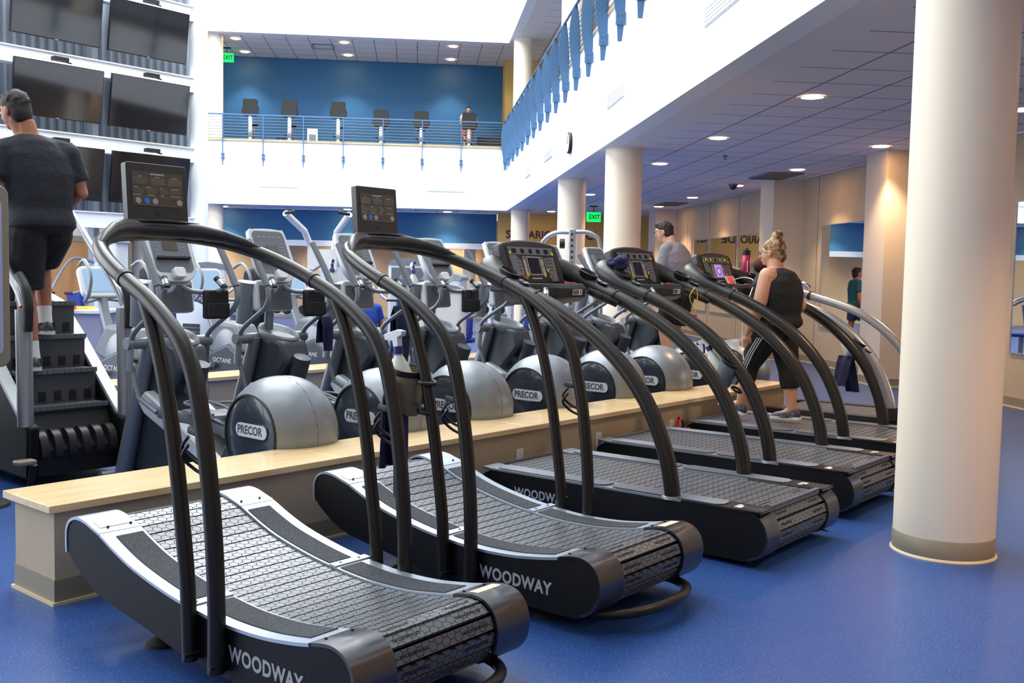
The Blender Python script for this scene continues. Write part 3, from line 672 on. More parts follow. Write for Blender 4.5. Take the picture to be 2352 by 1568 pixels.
    for x, wv in ((-.092, .054), (-.032, .054), (.028, .040), (.085, .052)): mb.prism(rrect(wv, .022, .002, cx=x, cy=.008), .0024, .0036, K, 'z')
    mb.build('lcd_windows', M['lcd'], scr)
    mb = MB()
    for x, y, wv in ((-.085, .0715, .018), (0, .0715, .024), (.083, .0715, .032), (-.105, .0235, .018), (-.045, .0235, .024), (.018, .0235, .014), (.085, .0235, .04), (-.10, -.0085, .038), (-.035, -.0085, .034), (.022, -.0085, .018), (.085, -.0085, .052)): mb.prism(rrect(wv, .0035, .001, cx=x, cy=y), .0024, .0032, K, 'z')
    mb.prism(rrect(.235, .0008, .0003, cy=-.016), .0024, .0030, K, 'z').prism(rrect(.2, .0008, .0003, cy=-.051), .0024, .0030, K, 'z')
    mb.build('caption_marks', M['beige_btn'], scr)
    text('maker_logo', 'WOODWAY', .0085, M['label_white'], scr, K @ Matrix.Translation((0, .083, .003)), .0004, 1.4, .0003)
    for x, mm in ((-.096, 'beige_btn'), (-.055, 'blue_btn'), (-.015, 'beige_btn'), (.104, 'beige_btn')):
        mb = MB(); mb.prism([(x + .0135*math.cos(a*PI/10), -.035 + .0135*math.sin(a*PI/10)) for a in range(20)], .0024, .0042, K, 'z'); bt = mb.build('button', M[mm], scr)
    mb = MB(); mb.prism([(-.004 + .008*math.cos(a*PI/8), -.085 + .008*math.sin(a*PI/8)) for a in range(16)], .0, .002, K, 'z'); mb.build('sensor', M['black'], head)
    return t
T1 = curve_treadmill(.38, 'nearest treadmill, curved, with black frame and slatted belt, cut by the bottom edge')
T2 = curve_treadmill(1.70, 'second curved treadmill from the camera, with a holder of spray bottle on its rail', -.012)

# ================================================================== FLAT TREADMILLS
FLAT_SIDE = [(.12, .17), (.125, .215), (.15, .250), (.20, .270), (.27, .278), (1.90, .296), (1.965, .292), (2.02, .268), (2.055, .225), (2.07, .17), (2.06, .115), (2.03, .07), (1.97, .04), (1.88, .03), (.30, .03), (.20, .05), (.14, .10)]
def flat_treadmill(b0, dc, label, lit=False, item=None, minimal=False):
    CX0 = 1.1; sh = Vector((CX0, 0, 0))
    t = thing('flat_treadmill', label, 'treadmill', WB(CX0 + dc, b0, 0), -TB, 'flat motorised treadmills')
    W2 = .465; side = smooth2(FLAT_SIDE + [FLAT_SIDE[0]], 3)[:-1]
    for s in (-1, 1):
        mb = MB(); mb.org = sh; mb.prism(side, s*W2, s*(W2 - .02)); sd = mb.build('side_panel', M['side_black'], t)
        woodway(sd, basis((.60 - CX0, -W2 - .0012, .165), (1, 0, .01), (0, 0, 1)) if s < 0 else basis((1.0 - CX0, W2 + .0012, .165), (-1, 0, 0), (0, 0, 1)))
    top = smooth2(FLAT_SIDE[:10], 4); y_in, y_out = .315, .47
    for s in (-1, 1):
        i1 = min(i for i, p in enumerate(top) if p[0] > 1.83)
        rail_p = top[1:i1]; mb = MB(); mb.org = sh; band(mb, rail_p, s*y_in, s*y_out, .012, .003); rl = mb.build('side_rail', M['grey_silver'], t)
        cap = top[i1 - 1:] + cat2([(2.07, .17), (2.06, .115), (2.03, .07), (1.97, .045)], 4)[1:]
        mb = MB(); mb.org = sh; band(mb, cap, s*y_in, s*y_out, .012, .005); rc = mb.build('rear_cap', M['steel_cap'], t, smooth=60)
        for xa, xb in ((.23, 1.06), (1.09, 1.80)):
            P = sub_curve(top, xa, xb); n = len(P)
            z0, z1 = P[0][1], P[-1][1]; mb = MB(); mb.org = sh
            th = math.atan2(z1 - z0, xb - xa); T = Matrix.Translation(((xa + xb)/2, s*.392, (z0 + z1)/2 + .0065)) @ Matrix.Rotation(-th, 4, 'Y')
            mb.prism(rrect(xb - xa, .125, .05, 6), 0, .004, T, 'z'); mb.build('tread_plate', M['dots'], rl, smooth=0)
        P = sub_curve(top, 1.86, 1.90); mb = MB(); mb.org = sh; band(mb, P, s*.36, s*.43, .002, .0065); mb.build('flag_label', M['label_white'], rc, smooth=0)
        mb = MB(); mb.org = sh; band(mb, sub_curve(top, 1.885, 1.90), s*.36, s*.385, .002, .0075); mb.build('flag_canton', M['trigger_blue'], rc, smooth=0)
        for q in (0, 1): 
            mb = MB(); mb.org = sh; band(mb, sub_curve(top, 1.864 + q*.012, 1.867 + q*.012), s*.36, s*.43, .002, .0072); mb.build('flag_stripe', mat('faded_red', (170, 90, 88), .5) if 'faded_red' not in bpy.data.materials else bpy.data.materials['faded_red'], rc, smooth=0)
    path = offset_curve(top[4:], -.004) + [(x - .006, z) for x, z in cat2([(2.07, .17), (2.06, .115), (2.03, .07), (1.97, .04)], 4)[1:]]
    bl, bp = belt(path, -.31, .31, .062, .007, t, sh)
    mb = MB(); mb.org = sh; mb.lathe([(.001, -.30), (.09, -.30), (.09, .30), (.001, .30)], (1.945, 0, .168), 'y', 24); mb.build('roller', M['black'], t)
    mb = MB(); mb.org = sh; mb.box(.25, 1.85, -.42, .42, .05, .26); mb.build('inner_frame', M['black'], t)
    mb = MB(); mb.org = sh
    for x in (.4, 1.7):
        for y in (-.38, .38): mb.lathe([(.001, 0), (.035, 0), (.03, .02), (.012, .022), (.012, .06)], (x, y, 0), 'z', 14, False)
    mb.build('levelling_feet', M['rubber'], t)
    for i in range(len(bp) - 1):
        mid = (bp[i] + bp[i+1]) / 2
        if mid.x > 1.90:
            tt = (bp[i+1] - bp[i]).normalized(); nn_ = Vector((-tt.y, tt.x)); c = mid + nn_ * .0012
            if nn_.y < -.3: continue
            for y in (-.20, .20): text('slat_lettering', 'WOODWAY', .017, M['ink'], bl, basis((c.x - CX0, y, c.y), (0, 1, 0), (-tt.x, 0, -tt.y)), .0004, 1.3, .0004)
    # uprights sweeping forward
    for s in (-1, 1):
        e = .425
        P = [(1.488, s*e, .285), (1.478, s*e, .36), (1.452, s*e, .48), (1.40, s*e, .62), (1.31, s*e, .79), (1.18, s*e, .95), (1.02, s*e, 1.09), (.84, s*e, 1.205), (.66, s*e, 1.295), (.50, s*e, 1.360)]
        mb = MB(); mb.org = sh; mb.tube(cat(P, 6), .045, 20); up_ = mb.build('upright', M['tube_black'], t, smooth=80)
        mb = MB(); mb.org = sh; mb.lathe([(.001, 0), (.062, 0), (.058, .012), (.046, .016)], (1.487, s*e, .286), 'z', 20, False); mb.build('upright_collar', M['grey_silver'], up_)
        mb = MB(); mb.org = sh; mb.tube([(.515, s*e, 1.354), (.500, s*e, 1.361)], .050, 20); mb.build('joint_ring', M['black'], up_)
        Q = [(.50, s*e, 1.360), (.40, s*e, 1.395), (.30, s*(e + .005), 1.435), (.21, s*(e - .0), 1.475), (.13, s*(e - .03), 1.515), (.08, s*(e - .085), 1.545), (.055, s*(e - .16), 1.555), (.05, s*(e - .27), 1.555)]
        R = [.046, .051, .062, .076, .083, .078, .066, .052]
        rr = []; m_ = len(Q)
        for i in range(m_ - 1): rr += [R[i] + (R[i+1] - R[i]) * k / 5 for k in range(5)]
        rr.append(R[-1]); mb = MB(); mb.org = sh; mb.tube(cat(Q, 5), rr, 20, flat=(.82, 1.0)); arm = mb.build('console_arm', M['plastic_dark'], t, smooth=80)
        # cup holder
        Tm = Matrix.Translation((.285 - CX0, s*(e - .008), 1.502)) @ Matrix.Rotation(math.radians(24), 4, 'Y')
        mb = MB(); rs = [[Tm @ Vector((r*1.15*math.cos(2*PI*k/24), r*.92*math.sin(2*PI*k/24), z)) for k in range(24)] for r, z in ((.058, -.02), (.064, .010), (.066, .016), (.057, .018), (.052, .008), (.048, -.02))]
        mb.rings(rs); mb.build('cup_holder', M['black'], arm, smooth=50)
        Tm = Matrix.Translation((.405 - CX0, s*(e - .006), 1.446)) @ Matrix.Rotation(math.radians(21), 4, 'Y')
        mb = MB(); mb.prism(rrect(.085, .05, .022), -.004, .003, Tm, 'z'); sw = mb.build('switch_plate', M['black'], arm)
        mb = MB(); mb.prism(rrect(.02, .03, .008, cx=-.024), .003, .006, Tm, 'z').prism(rrect(.028, .034, .008, cx=.018), .003, .006, Tm, 'z'); mb.build('switch_buttons', M['silver_tube'], sw)
        # heart-rate grip
        g0 = Vector((.55, s*.38, 1.31)); g1 = Vector((.42, s*.225, 1.395)); mb = MB(); mb.org = sh; mb.tube([g0, g1], .024, 14); gr = mb.build('grip_bar', M['tube_black'], t, smooth=80)
        for f0, f1 in ((.25, .50), (.56, .80)):
            mb = MB(); mb.org = sh; mb.tube([g0.lerp(g1, f0), g0.lerp(g1, f1)], .0258, 14); mb.build('grip_sensor', M['chrome'] if s < 0 else M['plastic_dark'], gr, smooth=80)
    # console body
    K = Matrix.Translation((.135 - CX0, 0, 1.572)) @ Matrix.Rotation(math.radians(-20), 4, 'Y') @ Matrix.Rotation(PI/2, 4, 'Z') @ Matrix.Rotation(PI/2, 4, 'X')
    out = cat2([(-.30, -.15), (-.305, 0), (-.295, .105), (-.26, .135), (-.13, .155), (0, .16), (.13, .155), (.26, .135), (.295, .105), (.305, 0), (.30, -.15)], 4)
    mb = MB(); mb.prism(out, -.075, 0, K, 'z'); body = mb.build('console_body', M['plastic_dark'], t, bevel=.014)
    mb = MB(); mb.prism(rrect(.50, .252, .02, cy=-.012), -.002, .004, K, 'z'); face = mb.build('control_face', M['black'], body)
    G = M['plastic_mid']
    mb = MB(); mb.prism([(-.235, .105), (.235, .105), (.23, .052), (-.23, .052)], .004, .0055, K, 'z').prism(cat2([(-.235, .048), (-.17, .048), (-.125, .015), (-.115, -.06), (-.125, -.10), (-.22, -.085)], 1) , .004, .0055, K, 'z').prism([(.115, .030), (.225, .040), (.222, -.13), (.155, -.13), (.15, -.075), (.122, -.07)], .004, .0055, K, 'z'); mb.build('key_area', G, face, smooth=0)
    for q in (-1, 1): mb = MB(); mb.prism([(q*.105, .04), (q*.078, .04), (q*.078, -.10), (q*.105, -.10)], .004, .0058, K, 'z'); mb.build('key_strip', M['beige_btn'], face, smooth=0)
    for x in (-.175, -.09, -.005, .075, .16): mb = MB(); mb.prism(rrect(.044 if abs(x) > .1 else .034, .030, .003, cx=x, cy=.077), .0055, .0072, K, 'z'); wn_ = mb.build('led_window', M['screen_off'], face, smooth=0)
    if lit:
        EM = mat('led_digits', (230, 220, 40), .5, emit=(232, 216, 30), es=1.2)
        for x, dg in ((-.175, '21'), (-.09, '8'), (.075, '5'), (.16, '31')): text('led_digits', dg, .028, EM, wn_, K @ Matrix.Translation((x, .077, .0078)), .0003, 1, .0005)
    mb = MB(); mb.prism(rrect(.14, .13, .005, cy=-.025), .004, .007, K, 'z'); fr = mb.build('screen_frame', M['silver_tube'], face, smooth=0)
    if lit:
        mb = MB(); mb.prism(rrect(.118, .112, .003, cy=-.025), .007, .008, K, 'z'); sc_ = mb.build('screen', mat('screen_lit', (170, 150, 220), .3, emit=(150, 120, 215), es=.9), fr, smooth=0)
        mb = MB(); ring = []
        n = 28; a_ = [(math.cos(2*PI*k/n), math.sin(2*PI*k/n)) for k in range(n)]
        mb.rings([[K @ Vector((.042*x, -.025 + .036*y, .0082)) for x, y in a_], [K @ Vector((.042*x, -.025 + .036*y, .0088)) for x, y in a_], [K @ Vector((.033*x, -.025 + .028*y, .0088)) for x, y in a_], [K @ Vector((.033*x, -.025 + .028*y, .0082)) for x, y in a_]], True)
        mb.build('track_symbol', mat('screen_ring', (90, 40, 110), .4, emit=(110, 40, 120), es=.5), sc_)
        mb = MB()
        for y in (-.014, -.025, -.036): mb.prism(rrect(.03, .006, .002, cy=y), .0082, .0088, K, 'z')
        mb.build('track_text', mat('screen_pink', (240, 190, 210), .4, emit=(240, 170, 200), es=.8), sc_)
    else:
        mb = MB(); mb.prism(rrect(.118, .112, .003, cy=-.025), .007, .008, K, 'z'); mb.build('screen', M['screen_off'], fr, smooth=0)
    def btn(name, x, y, r, m_):
        mb = MB(); mb.prism([(x + r*math.cos(a*PI/8), y + r*math.sin(a*PI/8)) for a in range(16)], .0055, .0078, K, 'z'); return mb.build(name, M[m_], face)
    for x in (-.222, .222): btn('key', x, .092, .009, 'green_btn'); btn('key', x, .062, .011, 'yellow_btn')
    for x in (-.091, .091): btn('key', x, .028, .011, 'green_btn'); btn('key', x, -.082, .012, 'yellow_btn')
    btn('key', .091, -.025, .008, 'blue_btn'); btn('key', .132, -.055, .009, 'yellow_btn')
    btn('key', -.135, -.100, .014, 'red'); btn('key', -.112, -.108, .014, 'green_btn'); btn('key', .145, -.100, .015, 'green_btn'); btn('key', .168, -.094, .015, 'red')
    for i in range(4):
        for j in range(3): mb = MB(); mb.prism(rrect(.012, .009, .002, cx=.142 + j*.024, cy=.018 - i*.024), .0058, .0072, K, 'z'); mb.build('number_key', M['plastic_dark'], face)
        mb = MB(); mb.prism(rrect(.03, .004, .001, cx=-.15, cy=.02 - i*.026), .0058, .0066, K, 'z'); mb.build('key_caption', M['plastic_dark'], face)
    text('maker_logo', 'WOODWAY', .014, M['label_white'], face, K @ Matrix.Translation((0, -.112, .0048)), .0003, 1.3, .0003)
    # tray reaching to the runner
    prof = [(.10, 1.41), (.20, 1.418), (.33, 1.430), (.435, 1.440), (.462, 1.41), (.455, 1.355), (.41, 1.325), (.25, 1.30), (.12, 1.33)]
    mb = MB(); mb.org = sh; rs = []
    for y, k in ((-.26, .0), (-.20, .6), (-.13, 1), (.15, 1), (.20, .7), (.26, .0)): rs.append([Vector((.10 + (x - .10)*(.55 + .45*k), y, z)) for x, z in prof])
    mb.rings(rs); tray = mb.build('reading_tray', M['plastic_dark'], t, bevel=.004)
    mb = MB(); mb.org = sh; mb.box(.08, .20, -.37, .37, 1.38, 1.43); mb.build('cross_member', M['plastic_dark'], t, bevel=.012)
    Kt = basis((.4625 - CX0, .055, 1.385), (0, 1, 0), (.1, 0, 1))
    mb = MB(); mb.prism(rrect(.10, .036, .002), -.001, .001, Kt, 'z'); nl = mb.build('number_label', M['label_white'], tray, smooth=0)
    mb = MB(); mb.prism(rrect(.058, .028, .001, cx=-.017), .001, .0014, Kt, 'z'); mb.build('label_block', M['plastic_mid'], nl, smooth=0)
    text('label_number', {3.135: '2', 4.52: '1'}.get(b0, '1'), .026, M['ink'], nl, Kt @ Matrix.Translation((.033, 0, .0014)), .0004, 1, .0012)
    mb = MB(); mb.org = sh; mb.cbox((.40, .05, 1.443), (.045, .04, .010)); key = mb.build('safety_key', M['red'], tray, bevel=.003)
    mb = MB(); mb.org = sh; mb.tube(cat([(.41, .06, 1.44), (.40, .10, 1.446), (.38, .15, 1.44), (.37, .19, 1.43)], 5), .0022, 6); mb.build('lanyard', M['yellow_btn'], key)
    return t
T3 = flat_treadmill(3.135, 0, 'nearest flat treadmill, dark screen, number 2 on its tray')
T4 = flat_treadmill(4.52, -.085, 'flat treadmill with a navy towel in its cup holder')
T5 = flat_treadmill(5.88, -.125, 'flat treadmill with lit yellow digits that the woman in black walks on', True)
# silver treadmill at the end of the row
def silver_treadmill():
    CX0 = .9; t = thing('silver_treadmill', 'far treadmill with silver handrails, half hidden by the big white column', 'treadmill', WB(CX0, 7.28, 0), -TB); sh = Vector((CX0, 0, 0))
    prof = smooth2([(-.02, .15), (.0, .23), (.08, .27), (1.55, .28), (1.66, .25), (1.70, .17), (1.66, .08), (1.55, .04), (.1, .04), (.0, .08), (-.02, .15)], 4)[:-1]
    for s in (-1, 1): mb = MB(); mb.org = sh; mb.prism(prof, s*.45, s*.33); mb.build('side_deck', M['plastic_dark'], t)
    mb = MB(); mb.org = sh; mb.box(.1, 1.6, -.33, .33, .06, .24); mb.build('inner_frame', M['black'], t)
    belt([(.0, .22), (.1, .266), (1.55, .274), (1.62, .26), (1.67, .2), (1.67, .14)], -.325, .325, .062, .007, t, sh)
    for s in (-1, 1):
        P = [(1.235, s*.42, .30), (1.22, s*.42, .42), (1.165, s*.42, .58), (1.08, s*.42, .75), (.96, s*.42, .91), (.80, s*.42, 1.05), (.60, s*.42, 1.17), (.38, s*.42, 1.25), (.12, s*.42, 1.32), (-.05, s*.41, 1.37)]
        mb = MB(); mb.org = sh; mb.tube(cat(P, 6), .042, 20); u = mb.build('handrail', M['silver_tube'], t, smooth=80)
        mb = MB(); mb.org = sh; mb.lathe([(.085, .272), (.085, .29), (.075, .292), (.078, .31), (.068, .312), (.07, .33), (.06, .332), (.062, .35), (.052, .352), (.054, .372), (.043, .38)], (1.237, s*.42, 0), 'z', 24, False); mb.build('ribbed_boot', M['rubber'], u)
        mb = MB(); mb.org = sh; mb.tube([(.10, s*.42, 1.323), (.07, s*.42, 1.332)], .046, 18); mb.build('joint_ring', M['black'], u)
    mb = MB(); mb.org = sh; mb.tube(cat([(-.05, -.41, 1.37), (-.10, -.38, 1.42), (-.10, -.2, 1.45), (-.10, 0, 1.46), (-.10, .2, 1.45), (-.10, .38, 1.42), (-.05, .41, 1.37)], 5), .05, 16); mb.build('cross_bar', M['silver_tube'], t, smooth=80)
    K = Matrix.Translation((-.12 - CX0, 0, 1.52)) @ Matrix.Rotation(math.radians(-28), 4, 'Y') @ Matrix.Rotation(PI/2, 4, 'Z') @ Matrix.Rotation(PI/2, 4, 'X')
    mb = MB(); mb.prism(rrect(.62, .24, .06), -.05, 0, K, 'z'); b = mb.build('console_body', M['plastic_dark'], t, bevel=.01)
    mb = MB(); mb.prism(rrect(.3, .14, .01), 0, .004, K, 'z'); mb.build('display_panel', M['screen_off'], b)
    for s in (-1, 1): mb = MB(); mb.org = sh; mb.tube(cat([(-.02, s*.30, 1.46), (.06, s*.31, 1.45), (.12, s*.31, 1.41)], 5), .022, 12); mb.build('grip_bar', M['chrome'], t)
silver_treadmill()
# ================================================================== ELLIPTICAL TRAINERS (first row, behind the low wall)
def elliptical(phase=0.0):
    sh = Vector((-1.3, 0, 0)); t = thing('elliptical_trainer', 'e e e e', 'elliptical trainer', (0, 0, 0), -TB, 'row of silver elliptical trainers behind the low wall')
    def mk(): m = MB(); m.org = sh; return m
    cx, cz, R, hw = -.70, .505, .345, .232
    # rear drum
    prof = []
    for k in range(25):
        y = -1 + 2*k/24; prof.append((R*(1 - .27*abs(y)**2.6), y*hw))
    prof = [(.25, -hw - .004), (.252, -hw)] + prof + [(.252, hw), (.25, hw + .004)]
    m = mk(); m.lathe(prof, (cx, 0, cz), 'y', 48, False); m.lathe([(.25, -.2), (.25, .2)], (cx, 0, cz), 'y', 32); drum = m.build('drum_housing', M['grey_silver'], t, smooth=50)
    m = mk(); m.prism([(-1.12, .02), (-.40, .02), (-.37, .14), (-.40, .42), (-1.0, .42), (-1.12, .2)], -hw + .02, hw - .02); m.build('base_housing', M['hull_dark'], t, bevel=.02)
    for s in (-1, 1):
        m = mk(); m.lathe([(.001, s*(hw + .012)), (.15, s*(hw + .011)), (.225, s*(hw + .004)), (.238, s*hw)], (cx, 0, cz), 'y', 40, False); hb = m.build('side_disc', M['hub_blue'], drum, smooth=60)
        m = mk(); m.lathe([(.236, s*(hw - .002)), (.240, s*(hw + .010)), (.252, s*(hw + .008)), (.254, s*(hw - .004))], (cx, 0, cz), 'y', 40, False); m.build('disc_ring', M['black'], drum, smooth=60)
        K = basis((cx + 1.3 + .03*(1), s*(hw + .016), cz + .055 - .02), (1 if s < 0 else -1, 0, 0), (0, 0, 1))
        m = MB(); m.prism(rrect(.30, .082, .039, 6), -.004, .002, K, 'z'); bd = m.build('badge_plate', M['grey_light'], hb, smooth=0)
        m = MB(); m.prism(rrect(.312, .093, .045, 6), -.005, .0, K, 'z'); m.build('badge_rim', M['chrome'], hb, smooth=0)
        text('maker_logo', 'PRECOR', .070, mat('badge_ink', (70, 74, 82), .5) if 'badge_ink' not in bpy.data.materials else bpy.data.materials['badge_ink'], bd, K @ Matrix.Translation((-.012, 0, .002)), .0008, .92, .0022)
    m = mk(); m.tube([(cx + (R + .0005)*math.cos(a), 0, cz + (R + .0005)*math.sin(a)) for a in [x*PI/14 for x in range(-1, 12)]], .0016, 6); m.build('housing_seam', M['hull_dark'], drum)
    # frame on the floor
    m = mk(); m.tube([(-.5, 0, .05), (-2.35, 0, .05)], .045, 12); m.build('spine_tube', M['grey_silver'], t)
    for x in (-.46, -2.34): m = mk(); m.tube([(x, -.30, .035), (x, .30, .035)], .033, 12); m.build('floor_bar', M['grey_silver'], t)
    # ramp
    for s in (-1, 1):
        m = mk(); m.prism([(-.95, .20), (-1.0, .15), (-1.98, .50), (-2.06, .58), (-1.96, .66), (-1.86, .62)], s*.105, s*.185); m.build('ramp_cover', M['grey_light'], t, bevel=.015)
    m = mk(); m.prism([(-.95, .17), (-1.9, .53), (-1.9, .46), (-.95, .10)], -.10, .10); m.build('ramp_bed', M['black'], t, smooth=0)
    # pedals on their arms
    for s, ph in ((-1, phase), (1, phase + PI)):
        ez = .06*math.sin(ph); ex = .16*math.cos(ph)
        m = mk(); m.tube([(-.95, s*.20, .47 + ez*.5), (-1.35 + ex, s*.21, .50 + ez), (-1.80 + ex*.6, s*.22, .50 + ez*1.2)], .024, 8, flat=(1.6, .8)); pa = m.build('pedal_arm', M['plastic_mid'], t)
        m = mk(); T = Matrix.Translation((-1.32 + ex, s*.20, .545 + ez))
        m.prism(rrect(.40, .165, .06), 0, .018, T, 'z'); fp = m.build('foot_plate', M['grey_silver'], pa)
        m = mk(); m.tube(cat([(-1.14 + ex, s*.20 - .08, .57 + ez), (-1.3 + ex, s*.20 - .085, .60 + ez), (-1.45 + ex, s*.20 - .08, .61 + ez), (-1.52 + ex, s*.20, .61 + ez), (-1.45 + ex, s*.20 + .08, .61 + ez), (-1.3 + ex, s*.20 + .085, .60 + ez), (-1.14 + ex, s*.20 + .08, .57 + ez)], 4), .009, 6); m.build('plate_rim', M['plastic_mid'], fp)
        # lower link
        m = mk(); m.tube([(-1.95, s*.29, .98), (-1.97, s*.29, .80)], .030, 8, flat=(1.4, .5)); m.tube([(-1.97, s*.285, .86), (-1.90, s*.26, .62), (-1.80 + ex*.6, s*.235, .50 + ez*1.2)], .017, 10); m.build('lower_link', M['grey_silver'], t)
        # moving handlebar
        m = mk(); m.tube(cat([(-1.955, s*.285, .985), (-1.90, s*.29, 1.06), (-1.74, s*.295, 1.155), (-1.635, s*.295, 1.215), (-1.585, s*.295, 1.29), (-1.60, s*.295, 1.375)], 6), .018, 12); hb_ = m.build('handlebar', M['grey_silver'], t, smooth=80)
        m = mk(); m.tube([(-1.60, s*.295, 1.375), (-1.70, s*.295, 1.52), (-1.83, s*.29, 1.70)], [.022, .022, .021], 12, flat=(1, 1.15)); m.build('hand_grip', M['plastic_mid'], hb_, smooth=80)
        # tower legs
        m = mk(); m.tube([(-2.26, s*.17, .06), (-2.08, s*.16, .60), (-1.94, s*.15, 1.0)], [.062, .055, .045], 12); m.build('tower_leg', M['grey_silver'], t, smooth=80)
        # fixed pulse bar
        m = mk(); m.tube(cat([(-1.84, s*.03, 1.37), (-1.80, s*.09, 1.335), (-1.70, s*.19, 1.335), (-1.62, s*.22, 1.365)], 5), .017, 10); pb_ = m.build('pulse_bar', M['grey_silver'], t, smooth=80)
        m = mk(); m.tube([(-1.62, s*.22, 1.365), (-1.69, s*.195, 1.43)], .021, 12); m.build('pulse_grip', M['black'], pb_)
        m = mk(); m.tube([(-1.635, s*.2145, 1.379), (-1.668, s*.203, 1.41)], .0225, 12); m.build('pulse_contact', M['chrome'], pb_)
    m = mk(); m.tube([(-1.955, -.32, .985), (-1.955, .32, .985)], .040, 18); m.build('pivot_tube', M['grey_silver'], t)
    m = mk(); m.prism([(-2.36, .06), (-1.80, .06), (-1.72, .30), (-1.80, .62), (-1.62, .82), (-1.68, .97), (-1.92, 1.03), (-2.04, .98), (-2.16, .62), (-2.40, .2)], -.12, .12); m.build('tower_body', M['hull_dark'], t, bevel=.03)
    m = mk(); m.tube([(-1.66, 0, .66), (-1.58, 0, .86)], .065, 16); m.build('lift_cylinder', M['hull_dark'], t)
    m = mk(); m.rings([[Vector((-1.86 + a*math.cos(2*PI*k/24), b_*math.sin(2*PI*k/24), z + .05*math.cos(2*PI*k/24)*-1)) for k in range(24)] for a, b_, z in ((.12, .11, .93), (.16, .135, .985), (.175, .145, 1.03), (.165, .135, 1.045), (.14, .11, 1.03), (.12, .09, 1.0))]); m.build('storage_tray', M['grey_silver'], t, smooth=50)
    m = mk(); m.tube([(-1.99, 0, 1.0), (-1.97, 0, 1.25)], .034, 14); neck = m.build('neck_post', M['grey_silver'], t)
    m = mk(); m.tube([(-2.08, -.16, 1.09), (-2.02, -.16, 1.40)], [.055, .075], 16); m.build('cup_holder', M['grey_silver'], t, smooth=60)
    Kp = Matrix.Translation((-1.90 + 1.3, 0, 1.315)) @ Matrix.Rotation(math.radians(-8), 4, 'Y') @ Matrix.Rotation(PI/2, 4, 'Z') @ Matrix.Rotation(PI/2, 4, 'X')
    m = MB(); m.prism(rrect(.32, .23, .03, cy=-.012), -.075, -.005, Kp, 'z'); pn = m.build('rear_panel', M['grey_light'], t, bevel=.012)
    m = MB(); m.prism(rrect(.28, .185, .01, cy=-.03), -.005, .002, Kp, 'z'); pc_ = m.build('panel_insert', M['plastic_mid'], pn, smooth=0)
    m = mk()
    m = MB(); m.prism(rrect(.012, .012, .005, 3, -.07, .03), .002, .005, Kp, 'z'); m.build('screw', M['black'], pc_)
    m = MB(); m.prism(rrect(.012, .012, .005, 3, .07, .03), .002, .005, Kp, 'z'); m.build('screw', M['black'], pc_)
    # console
    Kc = Matrix.Translation((-1.925 + 1.3, 0, 1.595)) @ Matrix.Rotation(math.radians(-26), 4, 'Y') @ Matrix.Rotation(PI/2, 4, 'Z') @ Matrix.Rotation(PI/2, 4, 'X')
    ol = cat2([(-.16, .20), (-.175, 0), (-.165, -.12), (-.10, -.20), (0, -.215), (.10, -.20), (.165, -.12), (.175, 0), (.16, .20), (.12, .22), (0, .228), (-.12, .22)], 4, True)
    m = MB(); m.prism(ol, -.045, 0, Kc, 'z'); cs = m.build('console', M['grey_light'], t, bevel=.012)
    m = MB(); m.prism(rrect(.285, .35, .04, cy=.03), 0, .003, Kc, 'z'); fc = m.build('console_face', M['plastic_mid'], cs, smooth=0)
    m = MB(); m.prism(rrect(.11, .065, .006, cy=.05), .003, .006, Kc, 'z'); m.build('lcd_screen', M['lcd'], fc, smooth=0)
    m = MB()
    for j in range(5):
        for x in (-.105, -.085, .085, .105): m.prism(rrect(.014, .012, .003, 3, x, .10 - .028*j), .003, .0045, Kc, 'z')
    for x in (-.09, -.045, 0, .045, .09): m.prism(rrect(.028, .014, .003, 3, x, .155), .003, .0045, Kc, 'z')
    m.build('keys', M['grey_silver'], fc, smooth=0)
    m = MB(); m.prism(rrect(.25, .014, .004, cy=-.045), .003, .03, Kc, 'z'); m.build('book_ledge', M['black'], cs)
    m = MB(); m.prism(rrect(.085, .075, .02, cy=-.165), 0, .05, Kc, 'z'); m.build('receiver_box', M['white_plastic'], cs, bevel=.006)
    return t
EB = [1.75, 2.60, 3.43, 4.35, 5.25, 6.06, 6.87, 7.70]
EL = ['elliptical trainer nearest the stair climber, seen under the front treadmill rail', 'second elliptical trainer, large round silver drum right of the front treadmill posts', 'third elliptical trainer, console beside the second treadmill display', 'fourth elliptical trainer, drum between the second treadmill uprights', 'fifth elliptical trainer, drum left of the flat treadmill upright', 'sixth elliptical trainer, brown-reflecting console before the white column', 'seventh elliptical trainer, before the grey-shirted man', 'last elliptical trainer, ridden by the man in the grey shirt']
E0 = elliptical(.6)
for i, b in enumerate(EB):
    e = E0 if i == 0 else dup(E0)
    e.location = WB(-1.3, b, 0); e['label'] = EL[i]
STEPG = mat('step_grey', (82, 83, 86), .55)
